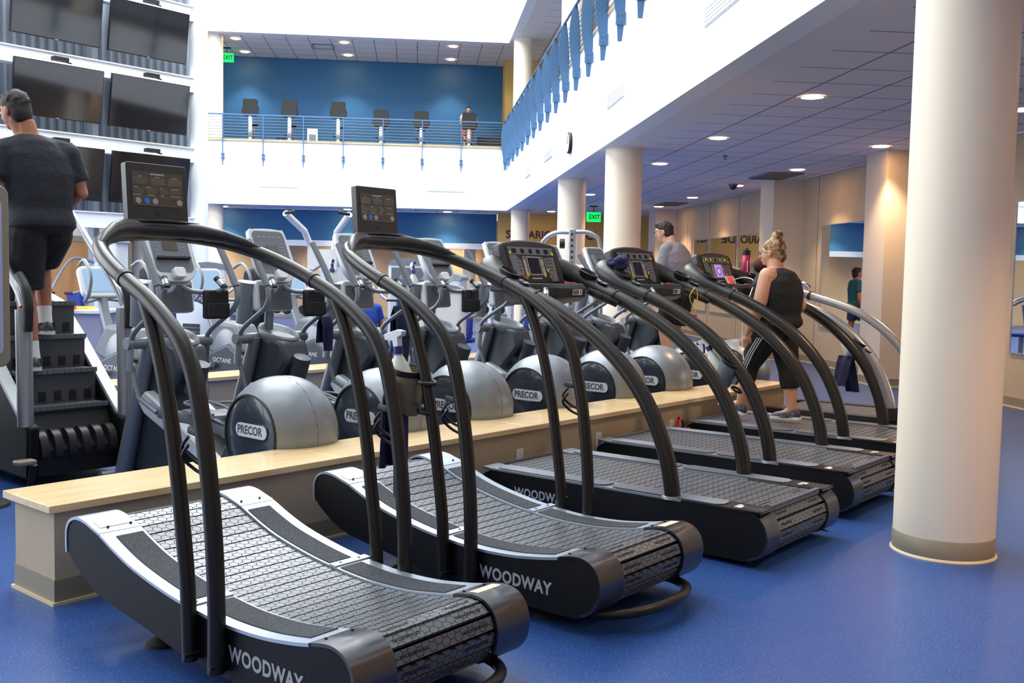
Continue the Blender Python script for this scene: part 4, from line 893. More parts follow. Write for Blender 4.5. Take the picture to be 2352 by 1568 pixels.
# ================================================================== STAIR CLIMBER
def stair_climber(b0, c_shift, label):
    c0 = -3.0; sh = Vector((c0, 0, 0)); t = thing('stair_climber', label, 'stair climber', WB(c0 + c_shift, b0, 0), -TB)
    def mk(): m = MB(); m.org = sh; return m
    Wd = .375
    for s in (-1, 1):
        prof = [(-2.40, .06), (-2.38, .42), (-2.50, .46), (-3.05, .93), (-3.40, 1.20), (-3.75, 1.28), (-3.95, 1.0), (-4.0, .10)]
        m = mk(); m.prism(prof, s*(Wd - .085), s*Wd); sd = m.build('side_housing', M['side_black'], t, bevel=.02)
        m = mk(); prof2 = [(-2.47, .462), (-3.05, .955), (-3.40, 1.225), (-3.70, 1.30), (-3.70, 1.27), (-3.40, 1.195), (-3.05, .92), (-2.47, .43)]
        m.prism(prof2, s*(Wd - .075), s*(Wd + .006)); m.build('stringer_cover', M['grey_light'], sd)
        m = mk(); m.tube([(-2.455, s*(Wd - .02), .42), (-2.465, s*(Wd - .02), 1.20)], .052, 20); ps = m.build('handrail_post', M['silver_tube'], t)
        m = mk(); m.tube(cat([(-2.47, s*(Wd - .02), 1.22), (-2.56, s*(Wd - .02), 1.34), (-2.93, s*(Wd - .025), 1.66), (-3.20, s*(Wd - .03), 1.89), (-3.45, s*(Wd - .04), 1.99), (-3.7, s*(Wd - .06), 2.0)], 5), .024, 14); m.build('handrail', M['silver_tube'], t, smooth=80)
        m = mk(); m.tube(cat([(-2.40, s*(Wd - .02), 1.06), (-2.39, s*(Wd - .02), 1.2), (-2.43, s*(Wd - .02), 1.34), (-2.52, s*(Wd - .02), 1.43)], 5), [.030]*5 + [.034]*6 + [.03]*5, 14); m.build('rail_grip', M['black'], ps, smooth=80)
        m = mk(); m.cbox((-2.32, s*(Wd + .02) - .03, .205), (.085, .13, .035)); pd_ = m.build('foot_pad', M['taupe_base'], t, bevel=.012)
        m = mk(); m.tube([(-2.34, s*(Wd - .02), .18), (-2.40, s*(Wd - .02), .02)], .022, 8); m.build('pad_bracket', M['black'], pd_)
    for k in range(4):
        x, z = -2.57 - .155*k, .52 + .235*k
        m = mk(); m.box(x - .24, x, -Wd + .09, Wd - .09, z - .03, z).box(x - .012, x + .004, -Wd + .09, Wd - .09, z - .028, z + .006); tr = m.build('step_tread', STEPG, t, bevel=.004)
        m = mk(); n_ = 14; w_ = (2*Wd - .18)/n_
        for i in range(n_): m.box(x - .003, x + .008, -Wd + .09 + i*w_ + .002, -Wd + .09 + (i+1)*w_ - .002, z - .022, z + .008)
        m.build('step_nosing', M['plastic_mid'], tr)
        m = mk(); m.prism([(x - .02, z - .03), (x - .03, z - .235), (x - .05, z - .235), (x - .05, z - .03)], -Wd + .09, Wd - .09); rs = m.build('riser', STEPG, t, smooth=0)
        for i in range(5): m = mk(); m.box(x - .032, x - .022, -.24 + i*.11, -.19 + i*.11, z - .215, z - .15); m.build('riser_slot', M['black'], rs)
    m = mk(); m.prism([(-2.60, .50), (-2.50, .30), (-2.44, .24), (-2.44, .07), (-2.9, .07), (-3.0, .5)], -Wd + .09, Wd - .09); m.build('lower_housing', M['black'], t, smooth=0)
    m = mk()
    for i in range(6):
        y = -.245 + i*.098; m.prism(cat2([(-2.56, .37), (-2.50, .375), (-2.44, .34), (-2.41, .27), (-2.41, .20), (-2.45, .18)], 4), y - .027, y + .027)
    m.build('roller_fins', M['plastic_dark'], t)
    m = mk(); m.prism([(-3.65, 1.2), (-3.60, 1.9), (-3.68, 2.02), (-3.80, 2.0), (-3.9, 1.2)], -.12, .12); m.build('console_mast', M['plastic_dark'], t, bevel=.02)
    m = mk(); m.cbox((-3.62, 0, 1.98), (.08, .5, .34), Matrix.Rotation(math.radians(-20), 4, 'Y')); m.build('console', M['plastic_dark'], t, bevel=.03)
    m = mk(); m.prism([(-3.05, .07), (-3.95, .07), (-3.95, 1.1), (-3.3, 1.1)], -Wd + .1, Wd - .1); m.build('rear_cover', M['black'], t, smooth=0)
    return t
stair_climber(1.345, 0, 'stair climber with silver side covers that the man in black climbs')
t2_ = stair_climber(-.03, .25, 'second stair climber, only its grey edge showing at the left image border')
t = thing('info_panel', 'tall rounded taupe panel with a lavender insert at the left image border', 'panel', WB(-2.13, .58, 0), -TB)
K = Matrix.Translation((0, 0, 1.42)) @ Matrix.Rotation(PI/2, 4, 'Z') @ Matrix.Rotation(PI/2, 4, 'X')
MB().prism(rrect(.36, 1.12, .06), -.03, 0, K, 'z').build('panel_frame', M['taupe_base'], t, bevel=.006)
MB().prism(rrect(.27, .96, .04), 0, .004, K, 'z').build('panel_insert', mat('lavender', (168, 170, 206), .4), t)
MB().tube([(-.015, 0, 0), (-.015, 0, .9)], .03, 12).lathe([(.001, 0), (.16, 0), (.15, .02), (.03, .03)], (-.015, 0, 0), 'z', 20, False).build('stand', M['plastic_dark'], t)
# ================================================================== TELEVISION WALL
CT = -11.93
mb = MB(); x = 2.2
while x < 8.85:
    mb.prism([(CT - .62, x), (CT - .55, x + .03), (CT - .55, x + .075), (CT - .62, x + .105)], 2.25, 7.6, ax='z'); x += .15
struct('wall_corrugated', MB().box(CT - .70, CT - .615, 2.2, 8.9, 2.25, 7.6), M['corrugated'], 'B')
o = mb.build('trim_corrugation', M['corrugated'], smooth=0); o['kind'] = 'structure'; o.rotation_euler.z = -TB; o.location = P0
for i, z in enumerate((6.15, 4.9, 3.65, 2.4)):
    mb = MB().box(CT - .12, CT + .08, 2.2, 8.3, z - .02, z).box(CT - .12, CT + .08, 2.2, 8.3, z - .27, z - .25).box(CT + .03, CT + .05, 2.2, 8.3, z - .26, z - .01)
    struct('trim_beam', mb, M['white_paint'], 'B', smooth=0)
for b, r in ((8.42, .16), (4.88, .07), (6.62, .05)):
    mb = MB(); 
    if r > .1: mb.lathe([(r, 0), (r, 9)], (CT, b, 0), 'z', 32)
    else: mb.box(CT - .5, CT - .3, b - r, b + r, 0, 7.6)
    struct('column_tv_frame', mb, M['white_paint'] if r != .05 else M['corrugated'], 'B')
for r_, z in enumerate((5.53, 4.29, 3.02)):
    for c_, b in enumerate((5.75, 7.34)):
        t = thing('television', ('upper', 'middle', 'lower')[r_] + (' left' if c_ == 0 else ' right') + ' black television on the white beam wall', 'television', WB(CT + .22, b, z - .46), -TB, 'televisions mounted on the beam wall')
        K = Matrix.Translation((0, 0, .43)) @ Matrix.Rotation(math.radians(9), 4, 'Y') @ Matrix.Rotation(PI/2, 4, 'Z') @ Matrix.Rotation(PI/2, 4, 'X')
        MB().prism(rrect(1.45, .86, .012), -.05, 0, K, 'z').build('housing', M['black'], t, smooth=0)
        MB().prism(rrect(1.43, .835, .008, cy=.003), 0, .002, K, 'z').build('screen', mat('tv_glass', (22, 23, 28), .07, spec=.9) if 'tv_glass' not in bpy.data.materials else bpy.data.materials['tv_glass'], t, smooth=0)
        MB().prism(rrect(.05, .008, .002, cy=-.425), 0, .004, K, 'z').build('badge', M['grey_light'], t, smooth=0)
        MB().box(-.35, -.05, -.12, .12, .35, .5).build('wall_bracket', M['plastic_dark'], t)
        b2 = MB().box(-.02, .10, -.12, .12, .90, .96); b2.tube([(.04, .10, .90), (.05, .18, .89)], .012, 6); b2.build('receiver_box', M['black'], t)
# ================================================================== SECOND ROW AND WEIGHT MACHINES
BLUEPAD = mat('blue_pad', (32, 52, 140), .45); BLUESCR = mat('blue_screen', (150, 178, 204), .3, emit=(120, 170, 214), es=.12)
def seated_trainer():
    t = thing('cardio_trainer', 'x x x x', 'cardio trainer', (0, 0, 0), -TB, 'cardio trainers of the second row')
    m = MB(); m.lathe([(.28*(1 - .3*abs(y)**3), y*.16) for y in [k/8 - 1 for k in range(17)]], (.45, 0, .62), 'y', 32); m.build('drum_housing', M['grey_silver'], t, smooth=60)
    m = MB(); m.prism([(.85, .03), (.80, .55), (.55, .70), (.1, .55), (-.5, .30), (-.6, .03)], -.19, .19); h = m.build('hull', M['hull_dark'], t, bevel=.04)
    m = MB(); m.prism([(.82, .60), (.60, .90), (.20, .92), (-.05, .62), (.2, .55)], -.14, .14); m.build('shroud', M['plastic_mid'], t, bevel=.04)
    m = MB(); m.tube(cat([(.1, 0, .7), (-.05, 0, 1.0), (-.12, 0, 1.2)], 4), .05, 14); m.build('mast', M['grey_silver'], t)
    Kc = Matrix.Translation((-.12, 0, 1.34)) @ Matrix.Rotation(math.radians(-24), 4, 'Y') @ Matrix.Rotation(PI/2, 4, 'Z') @ Matrix.Rotation(PI/2, 4, 'X')
    m = MB(); m.prism(rrect(.44, .34, .06), -.06, 0, Kc, 'z'); cs = m.build('console', M['grey_light'], t, bevel=.015)
    m = MB(); m.prism(rrect(.36, .25, .02, cy=.01), 0, .004, Kc, 'z'); m.build('screen', BLUESCR, cs, smooth=0)
    for s in (-1, 1):
        m = MB(); m.tube(cat([(-.1, s*.06, 1.16), (.05, s*.26, 1.14), (.22, s*.31, 1.22), (.26, s*.31, 1.40), (.12, s*.30, 1.55), (-.02, s*.28, 1.5)], 5), .018, 10); m.build('handlebar', M['grey_silver'], t, smooth=80)
        m = MB(); m.tube([(.35, s*.24, .45), (-.35, s*.24, .32)], .03, 8); m.box(-.75, -.35, s*.24 - .07, s*.24 + .07, .30, .33); m.build('pedal_beam', M['grey_silver'], t)
        m = MB(); m.tube([(.7 if s > 0 else -.55, -.28, .035), (.7 if s > 0 else -.55, .28, .035)], .03, 10); m.build('floor_bar', M['plastic_mid'], t)
    text('maker_logo', 'OCTANE', .07, M['label_white'], h, basis((.45, -.193, .50), (1, 0, 0), (0, 0, 1)), .001, 1.2)
    return t
S0 = seated_trainer(); first = True
SL = ['dark-hulled trainer seen between the stair climber and the front treadmill', 'dark-hulled trainer with blue screen behind the first elliptical', 'dark-hulled trainer behind the second elliptical tower', 'dark-hulled trainer behind the third elliptical tower', 'dark-hulled trainer behind the fourth elliptical', 'dark-hulled trainer behind the fifth elliptical']
for i, (c, b) in enumerate(((-5.4, 3.15), (-5.5, 4.45), (-5.6, 5.7))):
    e = S0 if i == 0 else dup(S0)
    e.location = WB(c, b, 0); e['label'] = SL[i]
def frame_tube(t, name, pts, r, m_, seg=10): return MB().tube(pts, r, seg).build(name, m_, t, smooth=60)
def stack_machine(loc, rz, label, h=1.75, pad=BLUEPAD, grp='selectorised weight machines in the background', panel=None, logo=None):
    t = thing('weight_machine', label, 'weight machine', loc, rz, grp)
    MB().prism(rrect(.62, .26, .06), .03, h, None, 'z').build('stack_shroud', M['grey_light'], t, bevel=.01)
    f = MB().prism(cat2([(-.31, 0), (-.26, .06), (0, .10), (.26, .06), (.31, 0), (.31, -.02), (-.31, -.02)], 2), -.14, .14, Matrix.Translation((0, 0, h)), 'y').build('shroud_cap', M['grey_silver'], t)
    if panel is not None: MB().box(-.26, .26, -.15, -.13, h - .42, h - .06).build('information_panel', M['plastic_mid'], t, bevel=.01)
    if logo: text('panel_logo', logo, .075, M['label_white'], t, basis((0, -.153, h - .22), (1, 0, 0), (0, 0, 1)), .001, 1.1)
    m = MB()
    for k in range(12): m.box(-.13, .13, -.145, -.125, .10 + k*.055, .145 + k*.055)
    m.build('weight_plates', M['black'], t)
    frame_tube(t, 'base_rail', [(-.35, .0, .04), (-.35, -1.15, .04), (.35, -1.15, .04), (.35, 0, .04)], .035, M['grey_silver'])
    frame_tube(t, 'seat_post', [(0, -.75, .05), (0, -.75, .42)], .045, M['grey_silver'])
    MB().box(-.19, .19, -.98, -.58, .42, .50).build('seat_pad', pad, t, bevel=.03)
    MB().box(-.17, .17, -.60, -.50, .55, 1.15, Matrix.Rotation(math.radians(8), 4, 'X')).build('back_pad', pad, t, bevel=.03)
    for s in (-1, 1):
        frame_tube(t, 'press_arm', cat([(s*.28, -.1, h - .35), (s*.42, -.45, h - .30), (s*.42, -.80, 1.15), (s*.30, -.95, 1.05)], 5), .024, M['grey_silver'])
        frame_tube(t, 'arm_grip', [(s*.30, -.95, 1.05), (s*.14, -.98, 1.05)], .02, M['black'])
    return t
def plate_machine(loc, rz, label):
    t = thing('plate_loaded_machine', label, 'weight machine', loc, rz); Wt = M['white_plastic']
    for s in (-1, 1):
        MB().box(s*.16 - .04, s*.16 + .04, -.05, .05, .05, 1.82).build('upright', Wt, t, bevel=.01)
        frame_tube(t, 'lever_arm', [(s*.16, 0, 1.80), (s*.22, -.25, 2.02), (s*.42, -.62, 2.24)], .045, Wt)
        frame_tube(t, 'lever_grip', [(s*.42, -.62, 2.24), (s*.28, -.70, 2.26)], .022, M['black'])
        frame_tube(t, 'floor_rail', [(s*.16, 0, .04), (s*.5, -1.2, .04)], .04, Wt)
    frame_tube(t, 'plate_bar', [(-.75, -.15, 1.22), (.75, -.15, 1.22)], .028, M['chrome'])
    MB().box(-.2, .2, -.10, .05, 1.5, 1.78).build('cross_plate', Wt, t)
    MB().box(-.18, .18, -.85, -.45, .45, .53).build('seat_pad', BLUEPAD, t, bevel=.03)
    frame_tube(t, 'seat_post', [(0, -.65, .04), (0, -.65, .46)], .04, Wt)
    return t
def cable_tower(loc, rz, label, h=2.25):
    t = thing('cable_tower', label, 'weight machine', loc, rz)
    MB().lathe([(.30, .03), (.31, 1.50), (.36, 1.52), (.36, 1.58), (.25, 1.62)], seg=32).build('round_shroud', M['grey_light'], t, smooth=50)
    MB().box(-.04, .04, -.42, -.34, .03, h).build('guide_column', M['silver_tube'], t, bevel=.01)
    for k in range(1):
        m = MB()
        for j in range(22): m.box(-.012, .012, -.425, -.419, .5 + j*.07, .53 + j*.07)
        m.build('adjustment_holes', M['black'], t)
    frame_tube(t, 'left_hoop', cat([(0, -.38, h - .04), (-.25, -.3, h - .06), (-.42, -.2, h - .25), (-.62, 0, h - .85), (-.62, 0, .05)], 5), .028, M['silver_tube'])
    frame_tube(t, 'right_hoop', cat([(0, -.38, h - .04), (.22, -.38, h - .05), (.34, -.38, h - .2), (.36, -.38, h - .8), (.36, -.38, .05)], 5), .028, M['silver_tube'])
    MB().lathe([(.001, -.03), (.06, -.03), (.06, .03), (.001, .03)], (-.12, -.38, h - .18), 'x', 16).build('pulley', M['black'], t)
    return t
plate_machine(WA(-1.28, 14.2), math.radians(4), 'white plate-loaded frame with two raised lever arms')
cable_tower(WA(1.98, 12.5), math.radians(-6), 'tall silver cable tower with hooped frame before the round columns', 2.05)
stack_machine(WA(-.12, 16.5), math.radians(6), 'weight machine with a broad dark grey name panel', 1.62, panel=1, logo='CYBEX')
stack_machine(WA(.45, 14.8), math.radians(160), 'weight machine with blue upholstery beside the hanging towel', 1.4)
stack_machine(WA(-2.9, 13.8), math.radians(-20), 'weight machine with blue roll behind the first elliptical', 1.35)
stack_machine(WA(-3.6, 18.0), math.radians(15), 'weight machine in front of the white television column', 1.5)
stack_machine(WA(-5.1, 17.5), math.radians(-30), 'weight machine left of the wooden door', 1.9)
stack_machine(WA(1.6, 18.6), math.radians(120), 'weight machine between the far round columns', 1.55)
stack_machine(WA(-1.6, 20.5), math.radians(40), 'weight machine deep in the hall below the blue header', 1.6)
stack_machine(WA(.35, 13.1), math.radians(172), 'low weight machine with blue seat behind the third elliptical', 1.25)
def rack(loc, rz, label, n=6):
    t = thing('dumbbell_rack', label, 'rack', loc, rz)
    for z in (.35, .75):
        MB().box(-.9, .9, -.2, .15, z, z + .04, None).build('shelf', M['grey_silver'], t)
    for s in (-1, 1): MB().box(s*.85 - .03, s*.85 + .03, -.22, .2, 0, .95).build('side_frame', M['white_plastic'], t)
    T = Matrix.Translation(loc) @ Matrix.Rotation(rz, 4, 'Z')
    d0 = None
    for zi, z in enumerate((.39, .79)):
        for k in range(n):
            if d0 is None:
                d0 = thing('dumbbell', 'black rubber dumbbell on ' + label.replace('grey ', ''), 'dumbbell', (0, 0, 0), rz, 'dumbbells on the racks')
                MB().tube([(0, -.12, .075), (0, .12, .075)], .015, 8).build('handle', M['chrome'], d0)
                for s in (-1, 1): MB().lathe([(.001, s*.06), (.07, s*.06), (.075, s*.08), (.075, s*.14), (.065, s*.15), (.001, s*.15)], (0, 0, .075), 'y', 14).build('weight_head', M['rubber'], d0)
                d = d0
            else: d = dup(d0)
            d.location = T @ Vector((-.72 + k*1.44/(n-1), -.02, z))
    return t
rack(WA(.75, 17.2), math.radians(20), 'grey dumbbell rack in the middle of the weight area')
rack(WA(-2.1, 16.3), math.radians(-15), 'grey dumbbell rack left of the white lever frame')
# wooden door, desk and papers at the far left
t = thing('wooden_door', 'light wooden door at the far left behind the weights', 'door', WA(-6.2, 19.0), -TA)
MB().box(-.95, .95, -.03, .03, 0, 1.93).build('door_leaf', M['door_wood'], t, bevel=.004)
MB().box(-1.05, -.95, -.05, .05, 0, 2.0).box(.95, 1.05, -.05, .05, 0, 2.0).box(-1.05, 1.05, -.05, .05, 1.93, 2.03).build('door_frame', M['taupe_base'], t)
MB().box(-3, 1.2, .06, .16, 0, 3.0).build('partition_panel', mat('pale_pink', (216, 200, 190), .7), t)
t = thing('counter_desk', 'white topped counter with papers near the wooden door', 'desk', WA(-3.95, 11.9), -TA)
MB().box(-.75, .45, -.3, .3, .05, .96).build('desk_body', mat('lilac_grey', (150, 152, 178), .5), t)
MB().box(-.8, .5, -.34, .34, .96, 1.0).build('desk_top', M['white_plastic'], t, bevel=.006)
for i, (x, m_, lb) in enumerate(((-.1, 'yellow_btn', 'yellow paper stack'), (.0, 'red', 'red folder'), (-.3, 'black', 'black binder'))):
    o = MB().box(-.14, .14, -.1, .1, 0, .03 + .015*i).build('paper_stack', M[m_]); o.location = WA(-3.95 + x, 11.8, 1.0 + .0); o.rotation_euler.z = -TA
    if i == 1: o.location = WA(-3.95 + x + .02, 11.6, 1.0)
    if i == 0: o.location = WA(-3.95 + x + .25, 11.85, 1.0)
    tag(o, lb + ' on the counter behind the stair climber', 'papers')
# ================================================================== UPPER BALCONY BIKES
def bike(kind):
    t = thing('exercise_bike', 'x x x x', 'exercise bike', (0, 0, 0), -TA, 'exercise bikes on the far balcony')
    zt = 1.16 if kind == 0 else .98
    MB().tube([(0, 0, .1), (0, 0, zt - .28)], .055, 12).build('mast', M['white_plastic'], t)
    MB().prism(rrect(.42, .50, .06), 0, .07, Matrix.Translation((0, .03, zt - .12)) @ Matrix.Rotation(PI/2 - .12, 4, 'X'), 'z').build('console', M['rubber'], t, bevel=.012)
    for s in (-1, 1):
        MB().tube(cat([(0, 0, zt - .30), (s*.16, .02, zt - .30), (s*.24, .05, zt - .22), (s*.20, .12, zt - .08)], 4), .018, 8).build('handlebar', M['black'], t)
        MB().tube([(s*.05, .2, .25), (s*.16, .2, .25 - s*.1)], .02, 8).build('crank', M['black'], t)
    MB().lathe([(.001, -.07), (.21, -.06), (.22, 0), (.21, .06), (.001, .07)], (0, .15, .28), 'x', 24).build('flywheel_housing', M['plastic_mid'], t)
    MB().tube([(0, .2, .1), (0, .75, .1)], .04, 8).box(-.25, .25, -.03, .03, 0, .06).box(-.25, .25, .80, .86, 0, .06).build('floor_frame', M['black'], t)
    MB().tube([(0, .62, .1), (0, .68, .62)], .03, 8).build('seat_post', M['grey_silver'], t)
    MB().ell((.0, .70, .65), (.13, .16, .05), 12).build('saddle', M['black'], t)
    if kind: 
        MB().tube(cat([(-.16, 0, zt - .38), (-.16, -.08, zt - .42), (0, -.12, zt - .42), (.16, -.08, zt - .42), (.16, 0, zt - .38)], 4), .014, 8).build('front_loop', M['grey_silver'], t)
    return t
k0, k1 = bike(0), bike(1)
for i, (n, lb) in enumerate(((-4.8, 'leftmost upright bike on the far balcony, towel on its left'), (-3.68, 'second bike from the left on the far balcony'), (-2.28, 'third bike from the left, beside the small red box'))):
    e = k0 if i == 0 else dup(k0); e.location = WA(n, 30.0, 5.1); e['label'] = lb
for i, (n, lb) in enumerate(((-1.04, 'fourth and lower bike from the left on the far balcony'), (.14, 'fifth bike from the left on the far balcony'), (1.55, 'rightmost bike on the far balcony, with its rider'))):
    e = k1 if i == 0 else dup(k1); e.location = WA(n, 30.0, 5.1); e['label'] = lb
t = thing('poster_stand', 'white framed poster on the far balcony floor', 'poster', WA(-3.03, 30.1, 5.1), -TA)
MB().box(-.15, .15, -.01, .01, 0, .52).build('board', M['label_white'], t); MB().box(-.10, .10, -.013, -.01, .08, .34).build('picture', M['plastic_mid'], t, smooth=0)
t = thing('trash_bin', 'small black bin with white label on the far balcony', 'bin', WA(-4.0, 30.6, 5.1), -TA); MB().lathe([(.13, 0), (.15, .26)], seg=20).build('bin_body', M['black'], t); MB().box(-.05, .05, -.152, -.14, .06, .2).build('bin_label', M['label_white'], t)
t = thing('speaker_cabinet', 'black cabinet at the right end of the far balcony', 'cabinet', WA(2.2, 30.8, 5.1), -TA); MB().box(-.35, .35, -.25, .25, 0, .5).build('cabinet_body', M['black'], t, bevel=.01); MB().box(-.3, .3, -.256, -.25, .1, .22).build('cabinet_vent', M['plastic_dark'], t)
t = thing('alarm_box', 'small red box on the blue wall of the far balcony', 'fire alarm', WA(-2.6, 32.19, 6.62), -TA); MB().box(-.07, .07, -.06, 0, -.07, .0).build('box_body', M['red'], t); MB().box(-.07, .07, -.06, 0, 0, .05).build('strobe', M['label_white'], t)
# ================================================================== PEOPLE
def lerp(a, b, t): return Vector(a).lerp(Vector(b), t)
def limb(m, pts, rad, seg=14):
    m.tube(pts, rad, seg)
    for p, r in zip(pts, rad): m.ell(p, (r, r, r), 12)
def torso_rings(J, g=0.0, lo=0, hi=9, w=1.0, dp=1.0, s=1.0):
    pel, ch, nk = Vector(J['pel']), Vector(J['chest']), Vector(J['neck'])
    lv = [(-.10, .120, .090), (-.02, .165, .120), (.07, .168, .122), (.20, .150, .108), (.34, .160, .118), (.62, .182, .125), (.80, .185, .112), (.93, .120, .090), (1.0, .066, .066), (1.14, .056, .060)]
    ax = (Vector(J['shR']) - Vector(J['shL'])).normalized(); hx = (Vector(J['hipR']) - Vector(J['hipL'])).normalized(); out = []
    for i, (t, a, b) in enumerate(lv):
        if i < lo or i > hi: continue
        c = pel.lerp(ch, t / .6) if t < .6 else ch.lerp(nk, (t - .6) / .4)
        X = hx.lerp(ax, max(0, min(1, t))).normalized(); Z = (nk - pel).normalized(); Y = Z.cross(X).normalized()
        a_, b_ = (a*w + g)*s, (b*dp + g)*s
        if i >= 8: a_, b_ = (a + g)*s, (b + g)*s
        out.append([c + X*(a_*math.copysign(abs(math.cos(q))**.85, math.cos(q))) + Y*(b_*math.copysign(abs(math.sin(q))**.85, math.sin(q))) for q in [2*PI*k/28 for k in range(28)]])
    return out
def hand(m, wr, d, pl, s, side, curl=.5, r=.0075):
    d = Vector(d).normalized(); pl = Vector(pl); pl = (pl - d*pl.dot(d)).normalized(); sd = d.cross(pl).normalized() * side   # pl: palm normal, sd: towards thumb
    wr = Vector(wr)
    for j, (o, L) in enumerate(((.030, .072), (.010, .082), (-.010, .076), (-.028, .060))):
        a = wr + d*.03*s + sd*o*.7*s; k0 = wr + d*.092*s + sd*o*s
        d1 = (d*math.cos(curl*.6) + pl*math.sin(curl*.6)); d2 = (d*math.cos(curl*1.6) + pl*math.sin(curl*1.6)); d3 = (d*math.cos(curl*2.4) + pl*math.sin(curl*2.4))
        k1 = k0 + d1*L*.45*s; k2 = k1 + d2*L*.32*s; k3 = k2 + d3*L*.25*s
        m.tube([a, k0, k1, k2, k3], [.015*s, .0115*s, r*1.08*s, r*s, r*.85*s], 8)
    m.ell(wr + d*.055*s, (.030*s, .030*s, .030*s), 10)
    m.tube([wr + d*.02*s + sd*.018*s, wr + d*.05*s + sd*.048*s + pl*.012*s, wr + d*.082*s + sd*.056*s + pl*.024*s, wr + d*.105*s + sd*.050*s + pl*.032*s], [.014*s, .0115*s, .0098*s, .008*s], 8)
def head_geo(m, c, F, U, s, ears=True):
    F = Vector(F).normalized(); U = Vector(U).normalized(); R_ = F.cross(U).normalized(); c = Vector(c)
    T = Matrix(((R_.x, F.x, U.x), (R_.y, F.y, U.y), (R_.z, F.z, U.z)))
    def e(p, r): m.ell(c + T @ (Vector(p)*s), (r[0]*s, r[1]*s, r[2]*s), 18, T)
    e((0, -.012, .035), (.074, .092, .082)); e((0, .022, -.01), (.062, .068, .085)); e((0, .040, -.072), (.038, .040, .032)); e((0, .0, -.05), (.055, .062, .055))
    m.tube([c + T @ (Vector(p)*s) for p in ((0, .082, .025), (0, .100, -.010), (0, .104, -.022))], [.009*s, .012*s, .014*s], 10)
    e((0, .080, -.052), (.022, .014, .010)); e((0, .078, .038), (.052, .014, .010))
    if ears:
        for q in (-1, 1): e((q*.074, -.008, -.005), (.010, .019, .030))
    return T, c
def shoe(P, d, up, s, par, m_up, m_sole=None, name='shoe'):
    d = Vector(d).normalized(); up = Vector(up); up = (up - d*up.dot(d)).normalized(); sd = d.cross(up); P = Vector(P)
    mb = MB(); rs = []
    for x, w_, h in ((-.075, .020, .030), (-.065, .034, .062), (-.03, .038, .078), (.02, .040, .074), (.07, .045, .056), (.12, .047, .044), (.16, .042, .034), (.185, .022, .018)):
        rs.append([P + d*x*s + sd*(w_*s*math.cos(q)) + up*(.012*s + (h*s*max(0, math.sin(q)) if math.sin(q) > 0 else .006*s*math.sin(q))) for q in [2*PI*k/16 for k in range(16)]])
    mb.rings(rs); o = mb.build(name, m_up, par, smooth=60)
    mb = MB(); pts = cat2([(-.082, 0), (-.07, .036), (-.02, .040), (.05, .044), (.12, .050), (.17, .040), (.195, 0), (.17, -.038), (.12, -.047), (.05, -.040), (-.02, -.038), (-.07, -.034)], 3, True)
    mb.rings([[P + d*x*s + sd*y*s + up*(z*s) for x, y in pts] for z in (0, .022)]); mb.build('sole', m_sole or M['label_white'], o, smooth=40)
    for k in range(4):
        x = .05 + .022*k; mb = MB(); a = P + d*x*s + up*(.078 - .011*k)*s
        mb.tube([a - sd*.022*s - up*.008*s, a + up*.001*s, a + sd*.022*s - up*.008*s], .0028*s, 6); mb.build('lace', M['label_white'], o)
    return o
